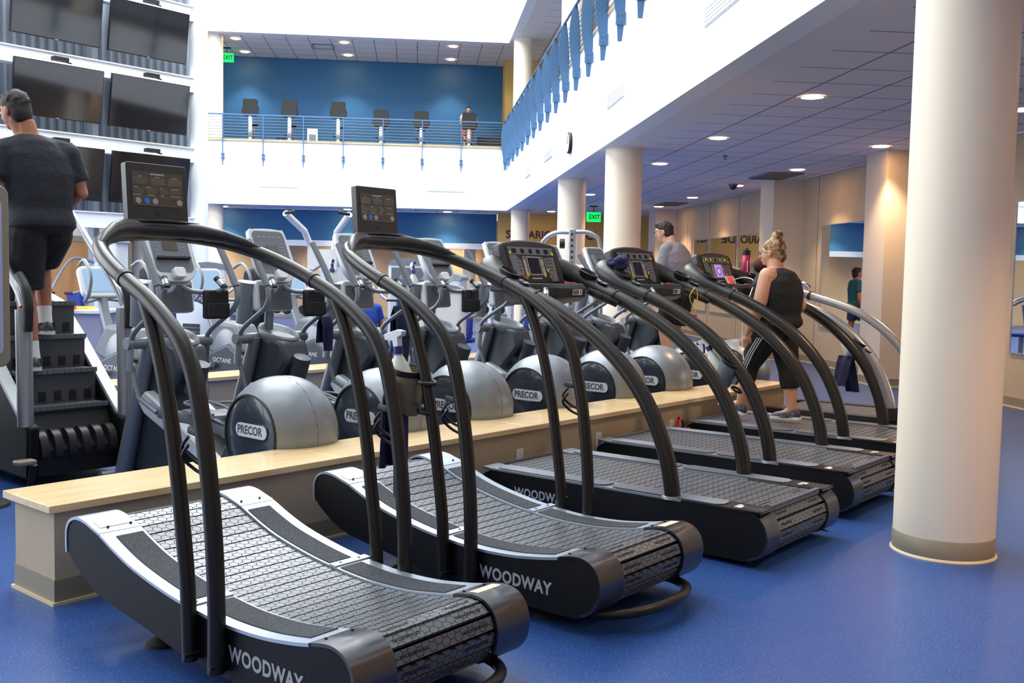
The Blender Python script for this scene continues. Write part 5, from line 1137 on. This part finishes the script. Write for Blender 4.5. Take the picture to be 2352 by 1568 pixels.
def human(label, loc, rz, J, s=1.0, skin='skin', w=1.0, dp=1.0, arm=1.0, leg=1.0, shirt=None, sleeve=None, shirt_low=1, pants=None, pant_len=(.55, 0), pant_r=1.0, hair=None, hair_kind='short', shoes=None, socks=None, look=(0, 1, 0), headup=(0, 0, 1), curl=.5, glasses=False, hand_dirs=None, hem=0, voxel=.0065):
    t = thing('person', label, 'person', loc, rz)
    m = MB(); m.rings(torso_rings(J, 0, 0, 9, w, dp, s))
    for q in 'LR':
        sh_, el, wr, hp, kn, an = (Vector(J[k + q]) for k in ('sh', 'el', 'wr', 'hip', 'kn', 'an'))
        limb(m, [sh_, lerp(sh_, el, .35), el, lerp(el, wr, .35), wr], [.056*s*arm, .050*s*arm, .039*s*arm, .040*s*arm, .026*s])
        limb(m, [lerp(J['chest'], J['neck'], .42), lerp(lerp(J['chest'], J['neck'], .45), sh_, .6), sh_], [.075*s, .064*s, .054*s*arm])
        limb(m, [lerp(J['chest'], J['neck'], .88), sh_ + Vector((0, 0, .008*s))], [.046*s, .046*s*arm])
        limb(m, [hp, lerp(hp, kn, .35), kn, lerp(kn, an, .3), an], [.092*s*leg, .082*s*leg, .056*s*leg, .056*s*leg, .036*s])
        ft = Vector(J.get('ft' + q, (0, 1, 0))).normalized(); limb(m, [an, an + ft*.08*s - Vector((0, 0, .05*s)), an + ft*.15*s - Vector((0, 0, .06*s))], [.034*s, .032*s, .026*s])
        hd = (hand_dirs or {}).get(q, ((wr - el).normalized(), (-1 if q == 'R' else 1, 0, 0)))
        hand(m, wr, hd[0], hd[1], s, 1 if q == 'L' else -1, curl)
    hc = Vector(J['head']); limb(m, [Vector(J['neck']) - Vector((0, 0, .03*s)), hc - Vector(headup)*.05*s], [.060*s, .054*s])
    T, c = head_geo(m, hc, look, headup, s)
    body = m.build('body', M[skin], t, remesh=voxel)
    H = lambda p: c + T @ (Vector(p)*s)
    for q in (-1, 1):
        mb = MB(); mb.ell(H((q*.030, .076, .012)), (.010*s,)*3, 10); ey = mb.build('eye', M['label_white'], t); mb = MB(); mb.ell(H((q*.030, .0835, .012)), (.0048*s,)*3, 8); mb.build('iris', M['ink'], ey)
    mb = MB(); mb.tube([H((-.022, .090, -.050)), H((0, .096, -.049)), H((.022, .090, -.050))], [.002*s, .005*s, .002*s], 8); mb.build('lips', mat('lips', (168, 96, 88), .5) if 'lips' not in bpy.data.materials else bpy.data.materials['lips'], t)
    if glasses:
        mb = MB()
        for q in (-1, 1): mb.tube([H((q*.032 + .022*math.cos(a), .098, .010 + .016*math.sin(a))) for a in [2*PI*k/14 for k in range(14)]], .0022*s, 6, closed=True); mb.tube([H((q*.054, .098, .014)), H((q*.080, .05, .014)), H((q*.080, -.01, .006))], .002*s, 6)
        mb.tube([H((-.010, .099, .012)), H((.010, .099, .012))], .002*s, 6); mb.build('glasses', M['black'], t)
    if hair:
        mb = MB()
        def e(p, r): mb.ell(H(p), (r[0]*s, r[1]*s, r[2]*s), 20, T)
        if hair_kind == 'short':
            e((0, -.022, .052), (.080, .095, .082)); e((0, -.034, .022), (.080, .080, .078)); e((0, -.048, -.014), (.074, .062, .080)); e((0, .035, .098), (.058, .045, .030)); 
        else:
            e((0, -.022, .052), (.082, .096, .080)); e((0, -.062, -.005), (.072, .058, .075)); e((0, -.045, .150), (.048, .050, .046)); e((.0, -.05, .115), (.034, .034, .03)); e((0, -.085, -.04), (.05, .045, .05))
        random.seed(5)
        for k in range(60):
            a, b_ = random.uniform(0, 2*PI), random.uniform(.1, 1.9); p = Vector((.079*math.sin(b_)*math.cos(a), -.022 + .094*math.sin(b_)*math.sin(a), .052 + .081*math.cos(b_)))
            if p.y > .045 and p.z < .08: continue
            e(tuple(p), (.009, .011, .008))
        hr = mb.build('hair', hair, t, remesh=.006)
    if shirt:
        mb = MB(); mb.rings(torso_rings(J, .020 / s, shirt_low, 7, w, dp, s)[:] + ([[p_ for p_ in r_] for r_ in torso_rings(J, .014, 8, 8, 1, 1, s)]))
        if hem: 
            pass
        for q in 'LR':
            sh_, el = Vector(J['sh' + q]), Vector(J['el' + q])
            if sleeve:
                e_ = lerp(sh_, el, sleeve); sl_ = sh_ - Vector((0, 0, .004)); limb(mb, [lerp(J['chest'], J['neck'], .48), lerp(lerp(J['chest'], J['neck'], .52), sl_, .6), sl_], [.098*s, .088*s, .078*s*arm]); limb(mb, [lerp(J['chest'], J['neck'], .86), lerp(lerp(J['chest'], J['neck'], .86), sh_, .5), sh_ + Vector((0, 0, .004))], [.062*s, .070*s, .074*s*arm]); mb.tube([sh_, lerp(sh_, e_, .5), e_], [.074*s*arm, .073*s*arm, .074*s*arm], 18)
            else: limb(mb, [lerp(J['chest'], J['neck'], .45), lerp(sh_, lerp(J['chest'], J['neck'], .5), .38)], [.088*s, .062*s])
        sb_ = mb.build('shirt', shirt, t, remesh=.009); sb_.modifiers['smooth'].iterations = 14
    if pants:
        mb = MB(); mb.rings(torso_rings(J, .012, 0, 2, w, dp, s))
        for q in 'LR':
            hp, kn, an = Vector(J['hip' + q]), Vector(J['kn' + q]), Vector(J['an' + q])
            if pant_len[1] <= 0:
                e_ = lerp(hp, kn, pant_len[0]); limb(mb, [hp, lerp(hp, e_, .5)], [.108*s*leg*pant_r, .104*s*leg*pant_r]); mb.tube([lerp(hp, e_, .4), e_], [.104*s*leg*pant_r, .100*s*leg*pant_r], 20)
            else:
                e_ = lerp(kn, an, pant_len[1]); limb(mb, [hp, lerp(hp, kn, .5), kn], [.106*s*leg*pant_r, .092*s*leg*pant_r, .072*s*leg*pant_r]); mb.tube([kn, lerp(kn, e_, .6), e_], [.072*s*leg*pant_r, .070*s*leg*pant_r, .064*s*leg*pant_r], 18)
        mb.build('trousers' if pant_len[1] > 0 else 'shorts', pants, t, remesh=.009)
    for q in 'LR':
        an = Vector(J['an' + q]); kn = Vector(J['kn' + q]); ft = Vector(J.get('ft' + q, (0, 1, 0))); up = Vector(J.get('up' + q, (0, 0, 1)))
        if shoes: shoe(an - up.normalized()*.088*s, ft, up, 1.02*s, t, shoes)
        if socks: mb = MB(); a2 = lerp(an, kn, .24); mb.tube([an - (kn-an).normalized()*.02, lerp(an, a2, .5), a2], [.043*s, .042*s, .046*s], 16); mb.build('sock', socks, t)
    return t
cloth = lambda n, c: mat(n, c, .85, bump=(24, .55, .014))
RZC = PI/2 - TB      # facing away from the treadmill row, towards the elliptical row
TEE = cloth('black_tee', (34, 36, 44)); SHORT = cloth('black_shorts', (20, 20, 23)); GREY = cloth('grey_tee', (122, 122, 132)); TANK = cloth('black_tank', (22, 22, 26)); LEG = cloth('black_leggings', (16, 16, 18))
HAIR_D = mat('dark_hair', (40, 32, 26), .7, bump=(140, .5, .005)); HAIR_B = mat('blonde_hair', (190, 156, 106), .6, noise=(26, (92, 66, 44), .42, .6), bump=(70, .9, .012))
SH_D = mat('dark_shoe', (44, 44, 52), .6, noise=(30, (80, 80, 92), .5, .6))
S1 = 1.09
J = dict(pel=(.045, .0, 1.00), chest=(.035, .02, 1.34), neck=(-.02, .05, 1.63), head=(-.085, .10, 1.785), shL=(-.185, .03, 1.50), shR=(.235, .0, 1.515), elL=(-.29, .03, 1.26), elR=(.315, -.03, 1.255), wrL=(-.22, .26, 1.14), wrR=(.265, .24, 1.13),
         hipL=(-.06, 0, .95), hipR=(.135, .02, .95), knL=(-.045, .07, .53), knR=(.13, .20, .76), anL=(-.03, .0, .105), anR=(.115, .12, .345), ftL=(.25, 1, 0), ftR=(.1, 1, 0))
human('man in black T-shirt and shorts climbing the stair machine, seen from behind', WB(-2.74, 1.205, .757), RZC, J, S1, 'skin_warm', w=1.16, dp=1.12, arm=1.1, leg=1.02, shirt=TEE, sleeve=.72, pants=SHORT, pant_len=(.88, 0), pant_r=1.08, hair=HAIR_D, shoes=SH_D, socks=M['label_white'], look=(-.32, .92, -.25), headup=(-.1, .22, 1), hand_dirs={'L': ((0, .9, -.2), (1, 0, 0)), 'R': ((0, .9, -.2), (-1, 0, 0))}, curl=1.0)
J = dict(pel=(0, -.04, .80), chest=(0, -.03, 1.05), neck=(0, -.005, 1.28), head=(0, .035, 1.405), shL=(-.165, -.02, 1.215), shR=(.165, -.03, 1.215), elL=(-.235, .03, .945), elR=(.23, -.13, .965), wrL=(-.215, .13, .735), wrR=(.22, .02, .80),
         hipL=(-.085, -.02, .78), hipR=(.085, -.04, .78), knL=(-.075, .17, .46), knR=(.075, -.12, .42), anL=(-.06, .245, .125), anR=(.07, -.165, .10), ftL=(0, 1, .32), upL=(0, -.32, 1), ftR=(0, 1, -.04))
human('woman in black tank top and cropped leggings walking on the third flat treadmill', WB(.555, 5.87, .300), RZC, J, .98, 'skin', w=1.12, dp=1.5, arm=1.42, leg=1.25, shirt=TANK, pants=LEG, pant_len=(1, .46), pant_r=1.0, hair=HAIR_B, hair_kind='bun', shoes=SH_D, look=(-.12, 1, -.1), glasses=True, curl=.7, hand_dirs={'L': ((.05, .35, -1), (1, .3, 0))})
o = MB()
WL = [p for p in bpy.data.objects if p.get('label', '').startswith('woman in black')][0]
for k in range(3):
    y = .045 + .022*(k - 1)
    pts = [(-.213, y - .03 , .70), (-.197, y + .05, .58), (-.176, y + .115, .46), (-.158, y + .145, .38), (-.145, y + .17, .31)]
    MB().tube(pts, .006, 6, flat=(.5, 1.2)).build('trouser_stripe', M['label_white'], WL)
J = dict(pel=(0, 0, .93), chest=(0, .06, 1.21), neck=(0, .13, 1.45), head=(-.02, .22, 1.57), shL=(-.175, .09, 1.375), shR=(.175, .13, 1.375), elL=(-.235, .12, 1.10), elR=(.22, .22, 1.12), wrL=(-.14, .33, 1.06), wrR=(.14, .42, 1.1),
         hipL=(-.09, .0, .89), hipR=(.09, 0, .89), knL=(-.09, .16, .52), knR=(.09, .10, .50), anL=(-.09, .06, .11), anR=(.09, -.05, .16))
human('man in grey T-shirt, black shorts and glasses exercising behind the treadmills', WB(-1.42, 7.70, .41), RZC, J, 1.0, 'skin', w=1.16, dp=1.16, shirt=GREY, sleeve=.8, pants=SHORT, pant_len=(.85, 0), pant_r=1.12, hair=HAIR_D, shoes=SH_D, look=(-.35, .95, -.2), headup=(-.05, .3, 1), glasses=True, curl=1.0)
ST = dict(pel=(0, 0, .95), chest=(0, .01, 1.24), neck=(0, .01, 1.49), head=(0, .03, 1.62), shL=(-.18, 0, 1.41), shR=(.18, 0, 1.41), elL=(-.23, -.02, 1.12), elR=(.23, -.02, 1.12), wrL=(-.22, .06, .87), wrR=(.22, .06, .87),
          hipL=(-.09, 0, .92), hipR=(.09, 0, .92), knL=(-.1, .03, .50), knR=(.1, .02, .50), anL=(-.1, 0, .09), anR=(.1, .0, .09))
def stander(label, loc, rz, s, top, bot, hair=HAIR_D, sleeve=.6, skin='skin_warm', J=ST, **k):
    return human(label, loc, rz, J, s, skin, shirt=top, sleeve=sleeve, pants=bot, pant_len=k.pop('pl', (.9, 0)), hair=hair, shoes=SH_D, voxel=.012, **k)
stander('person in a black T-shirt standing by the blue wall, left of the white lever frame', WA(-2.35, 15.6), -TA + .6, 1.0, TEE, SHORT)
stander('person in black near the first elliptical console, facing away', WA(-3.9, 15.5), -TA + 2.6, 1.0, TEE, SHORT)
JS = dict(ST); JS.update(pel=(0, 0, .50), chest=(0, .03, .79), neck=(0, .06, 1.03), head=(0, .10, 1.16), shL=(-.18, .04, .95), shR=(.18, .04, .95), elL=(-.24, .12, .70), elR=(.24, .12, .70), wrL=(-.2, .32, .72), wrR=(.2, .32, .72), hipL=(-.09, 0, .48), hipR=(.09, 0, .48), knL=(-.13, .42, .52), knR=(.13, .42, .52), anL=(-.13, .45, .09), anR=(.13, .45, .09))
stander('person in a blue shirt sitting among the weight machines, seen from behind', WA(-.72, 14.6), -TA, 1.0, cloth('blue_tee', (26, 64, 150)), SHORT, J=JS)
MB_bench = thing('weight_bench', 'flat bench under the person in the blue shirt', 'bench', WA(-.72, 14.6), -TA)
MB().box(-.14, .14, -.5, .35, .33, .40).build('bench_pad', M['black'], MB_bench, bevel=.02); MB().box(-.03, .03, -.45, .3, .27, .33).box(-.2, .2, -.45, -.39, 0, .06).box(-.2, .2, .22, .28, 0, .06).box(-.03, .03, -.45, -.39, 0, .3).box(-.03, .03, .22, .28, 0, .3).build('bench_frame', M['grey_silver'], MB_bench)
JW = dict(ST); JW.update(knL=(-.1, .2, .55), anL=(-.1, .12, .12), knR=(.1, -.02, .5), anR=(.1, -.25, .16))
stander('man in teal T-shirt and dark socks walking beyond the ellipticals, also seen in a mirror', WA(4.68, 20.6), -TA + PI/2, 1.05, cloth('teal_tee', (24, 92, 112)), cloth('blue_shorts', (30, 50, 96)), J=JW, pl=(.7, 0), socks=M['black'])
JB = dict(JS); JB.update(pel=(0, 0, .72), chest=(0, .1, .96), neck=(0, .2, 1.16), head=(0, .27, 1.26), shL=(-.17, .16, 1.09), shR=(.17, .16, 1.09), elL=(-.24, .3, .9), elR=(.24, .3, .9), wrL=(-.24, .5, .82), wrR=(.24, .5, .82), hipL=(-.09, 0, .70), hipR=(.09, 0, .70), knL=(-.1, .35, .58), knR=(.1, .3, .42), anL=(-.1, .3, .25), anR=(.1, .28, .1))
stander('person in pale top riding the rightmost bike on the far balcony', WA(1.55, 30.75, 5.1), -TA + PI, .86, cloth('pale_top', (200, 176, 166)), cloth('red_shorts', (160, 70, 66)), J=JB, skin='skin')
# ================================================================== SMALL THINGS
def spray_bottle(loc, rot, s, label, holder=True, holder_m='holder_tan', M3=None):
    t = thing('spray_bottle', label, 'spray bottle', loc, 0, 'spray bottles in holders'); t.rotation_euler = rot
    MB().lathe([(x*s, z*s) for x, z in [(.001, 0), (.040, 0), (.045, .01), (.045, .09), (.042, .11), (.030, .15), (.018, .175), (.014, .185), (.014, .20)]], seg=24).build('bottle_body', M['bottle'], t, smooth=60)
    MB().lathe([(x*s, z*s) for x, z in [(.017, .188), (.017, .212), (.012, .214)]], seg=18).build('neck_ring', M['trigger_blue'], t)
    hd = MB().prism([(x*s, z*s) for x, z in [(-.05, .262), (.015, .270), (.040, .262), (.036, .248), (.015, .243), (.013, .212), (-.012, .212), (-.014, .235), (-.05, .242)]], -.011*s, .011*s).build('spray_head', M['white_plastic'], t, bevel=.003*s)
    MB().prism([(x*s, z*s) for x, z in [(-.028, .24), (-.018, .24), (-.024, .21), (-.038, .185), (-.044, .188), (-.033, .215)]], -.007*s, .007*s).build('trigger', M['trigger_blue'], hd, bevel=.002*s)
    MB().cyl((-.05*s, 0, .252*s), (-.062*s, 0, .252*s), .010*s, 10).build('nozzle', M['trigger_blue'], hd)
    return t
def holder(loc, rot, s, label, m_, dirx=1):
    t = thing('bottle_holder', label, 'holder', loc, 0, 'bottle holders strapped to handrails'); t.rotation_euler = rot
    MB().lathe([(x*s, z*s) for x, z in [(.001, 0), (.048, 0), (.054, .012), (.062, .15), (.060, .15), (.052, .014), (.001, .006)]], seg=28, caps=False).build('cup', M[m_], t, smooth=50)
    MB().lathe([(x*s, z*s) for x, z in [(.0625, .132), (.064, .134), (.065, .152), (.0615, .153)]], seg=28, caps=False).build('rim_band', M['tube_black'], t)
    MB().box(dirx*.045*s, dirx*.085*s, -.016*s, .016*s, .05*s, .12*s).build('bracket', M[m_], t, bevel=.004)
    for z in (.03, .125): MB().tube([(dirx*(.088 if z > .1 else .102)*s + (.036 if s < 1.18 else .028)*s*math.cos(a), (.036 if s < 1.18 else .028)*s*math.sin(a), z*s) for a in [2*PI*k/18 for k in range(18)]], .008*s, 8, closed=True).build('strap', M['black'], t)
    return t
def towel(name_label, loc, rz, grid_fn, m_='navy', cat_='towel', grp=None):
    t = MB(); t.sheet(grid_fn(), .006); o = t.build('towel', M[m_], smooth=70); o.location = loc; o.rotation_euler.z = rz; tag(o, name_label, cat_, grp); return o
# between the front treadmill's far posts
s = 1.4
hl = WB(.888, 1.25, .835); holder(hl, (0, math.radians(8), -TB), s, 'tan bottle holder strapped to the near post of the second treadmill', 'holder_tan')
spray_bottle(hl + Vector((0, 0, .015)), (0, math.radians(-10), -TB), s, 'white spray bottle with blue trigger in the tan holder near the second treadmill')
holder(WB(1.02, 4.095, .775), (0, math.radians(30), -TB), 1.2, 'grey bottle holder strapped to the second flat treadmill upright', 'plastic_mid')
spray_bottle(WB(1.025, 4.095, .79), (0, math.radians(-24), -TB), 1.2, 'spray bottle in the grey holder on the second flat treadmill')
holder(WB(.85, 6.86, .80), (0, math.radians(32), -TB), 1.15, 'grey bottle holder strapped to the silver handrail', 'plastic_mid')
spray_bottle(WB(.855, 6.86, .815), (0, math.radians(-26), -TB), 1.15, 'spray bottle in the holder on the silver handrail')
for i, b in enumerate((3.43, 4.35)):
    spray_bottle(WB(-2.04, b - .16, 1.25), (0, math.radians(14), -TB + 2.6), 1.25, 'spray bottle in the cup of the ' + ('third' if i == 0 else 'fourth') + ' elliptical')
def hang(w_, h, back, sw=.0, fold=.02, n=12):
    def g():
        out = []
        for i in range(n + 1):
            u = i/n; row = []
            for j in range(9):
                v = j/8; yy = (v - .5)*w_*(1 + .15*math.sin(u*3)); wv = fold*math.sin(v*9 + u*2)
                L_ = h*(u*2 - 1) if True else 0
                if u < .5: x, z = -.03 - back*(.5 - u) - .0*u, -h*.75*(1 - u*2)
                else: x, z = .03 + back*(u - .5) + sw*(u - .5), -h*(u*2 - 1)
                if abs(u - .5) < .01: x, z = 0, .02
                row.append((x + wv, yy, z))
            out.append(row)
        return out
    return g
towel('navy towel hanging below the tan bottle holder of the second treadmill', WB(.90, 1.17, .98), -TB + .3, hang(.13, .52, .02))
towel('navy towel hanging over the third flat treadmill far upright', WB(1.02, 6.305, .83), -TB + PI/2, hang(.10, .30, .20, .12))
towel('navy towel hanging on the fourth elliptical handlebar', WB(-2.0, 3.98, 1.18), -TB, hang(.16, .46, .02))
towel('navy towel hanging on the second elliptical pulse bar', WB(-1.75, 2.95, 1.12), -TB, hang(.11, .24, .02))
for i, b in enumerate((1.75, 2.60, 4.35)):
    t = thing('magazine_pouch', 'black cloth pouch hanging on the pulse bar of the ' + ('first', 'second', 'fourth')[i] + ' elliptical', 'pouch', WB(-1.70, b + .20, 1.15), -TB, 'black pouches on the ellipticals')
    MB().box(-.03, .03, -.09, .09, 0, .20).build('pouch_body', M['black'], t, bevel=.015); MB().box(.03, .045, -.085, .085, .01, .11).build('front_pocket', M['rubber'], t, bevel=.008)
# crumpled towel in the cup holder of the second flat treadmill
m = MB(); random.seed(3)
for k in range(9): m.ell((random.uniform(-.05, .05), random.uniform(-.05, .05), random.uniform(.0, .07)), (random.uniform(.03, .05), random.uniform(.03, .05), random.uniform(.02, .035)), 10, Matrix.Rotation(random.uniform(0, 3), 3, 'X'))
o = m.build('towel', M['navy'], remesh=.007); o.location = WB(.13, 4.13, 1.555); tag(o, 'crumpled navy towel in the cup holder of the second flat treadmill', 'towel')
# phone, cable, bottle and cap on the third flat treadmill
t = thing('phone', 'phone with a red screen on the tray of the third flat treadmill', 'phone', WB(.155, 5.85, 1.44), -TB)
Kp = Matrix.Translation((0, 0, .035)) @ Matrix.Rotation(math.radians(-28), 4, 'Y') @ Matrix.Rotation(PI/2, 4, 'Z') @ Matrix.Rotation(PI/2, 4, 'X')
MB().prism(rrect(.15, .075, .01), -.004, .004, Kp, 'z').build('phone_body', M['white_plastic'], t, smooth=0); MB().prism(rrect(.10, .066, .003), .004, .005, Kp, 'z').build('phone_screen', mat('phone_red', (196, 34, 52), .3, emit=(196, 30, 50), es=.8), t, smooth=0)
m = MB(); m.tube(cat([(.17, 5.89, 1.48), (.25, 5.92, 1.50), (.40, 5.80, 1.47), (.46, 5.62, 1.36), (.44, 5.56, 1.20), (.43, 5.56, 1.0), (.46, 5.54, .82)], 6), .004, 8); o = m.build('earphone_cable', M['white_plastic']); o.location = P0; o.rotation_euler.z = -TB; tag(o, 'white cable looping from the phone down beside the third flat treadmill', 'cable')
t = thing('water_bottle', 'pink water bottle with black lid beside the third flat treadmill console', 'bottle', WB(.075, 6.295, 1.50), -TB)
PK = mat('pink_bottle', (206, 30, 96), .3, coat=.4)
MB().lathe([(.001, 0), (.036, 0), (.038, .01), (.038, .19), (.034, .20)], seg=24).build('bottle_body', PK, t, smooth=50); MB().lathe([(.035, .20), (.036, .205), (.036, .245), (.025, .25), (.001, .25)], seg=24).build('lid', M['black'], t, smooth=50)
MB().tube([(.0, -.03, .25), (0, -.02, .262), (0, .02, .262), (0, .03, .25)], .006, 6).build('loop', M['black'], t)
MB().tube([(.026, -.0285, .05), (.026, -.0285, .15)], .006, 6, flat=(1, .4)).build('bottle_print', M['label_white'], t)
t = thing('baseball_cap', 'dark cap with grey front resting on the far arm of the third flat treadmill', 'cap', WB(.235, 6.295, 1.56), -TB)
MB().ell((0, 0, .05), (.085, .095, .075), 16).build('crown', mat('maroon_cap', (78, 28, 36), .8), t); MB().ell((.10, .0, .03), (.06, .08, .008), 14).build('peak', M['grey_light'], t)
t = thing('grip_shoe', 'grey sole shoe-shaped grip standing on the silver treadmill console', 'console part', WB(.02, 6.95, 1.42), -TB) if False else None
t = thing('lanyard', 'yellow lanyard with a red clip hanging from the second flat treadmill tray', 'lanyard', WB(.44, 4.74, 1.37), -TB)
MB().tube(cat([(0, 0, .05), (.01, .02, 0), (.01, .01, -.08), (.0, .0, -.16)], 5), .0035, 6).tube(cat([(0, 0, .05), (-.01, -.06, -.02), (0, -.03, -.10), (0, 0, -.16)], 5), .0035, 6).build('cord', M['yellow_btn'], t); MB().cbox((0, 0, -.18), (.03, .03, .045)).build('clip', M['red'], t, bevel=.004)
for o in list(bpy.data.objects):
    if o.get('label') in ('x x x x', 'e e e e'): print('UNLABELLED', o.name)
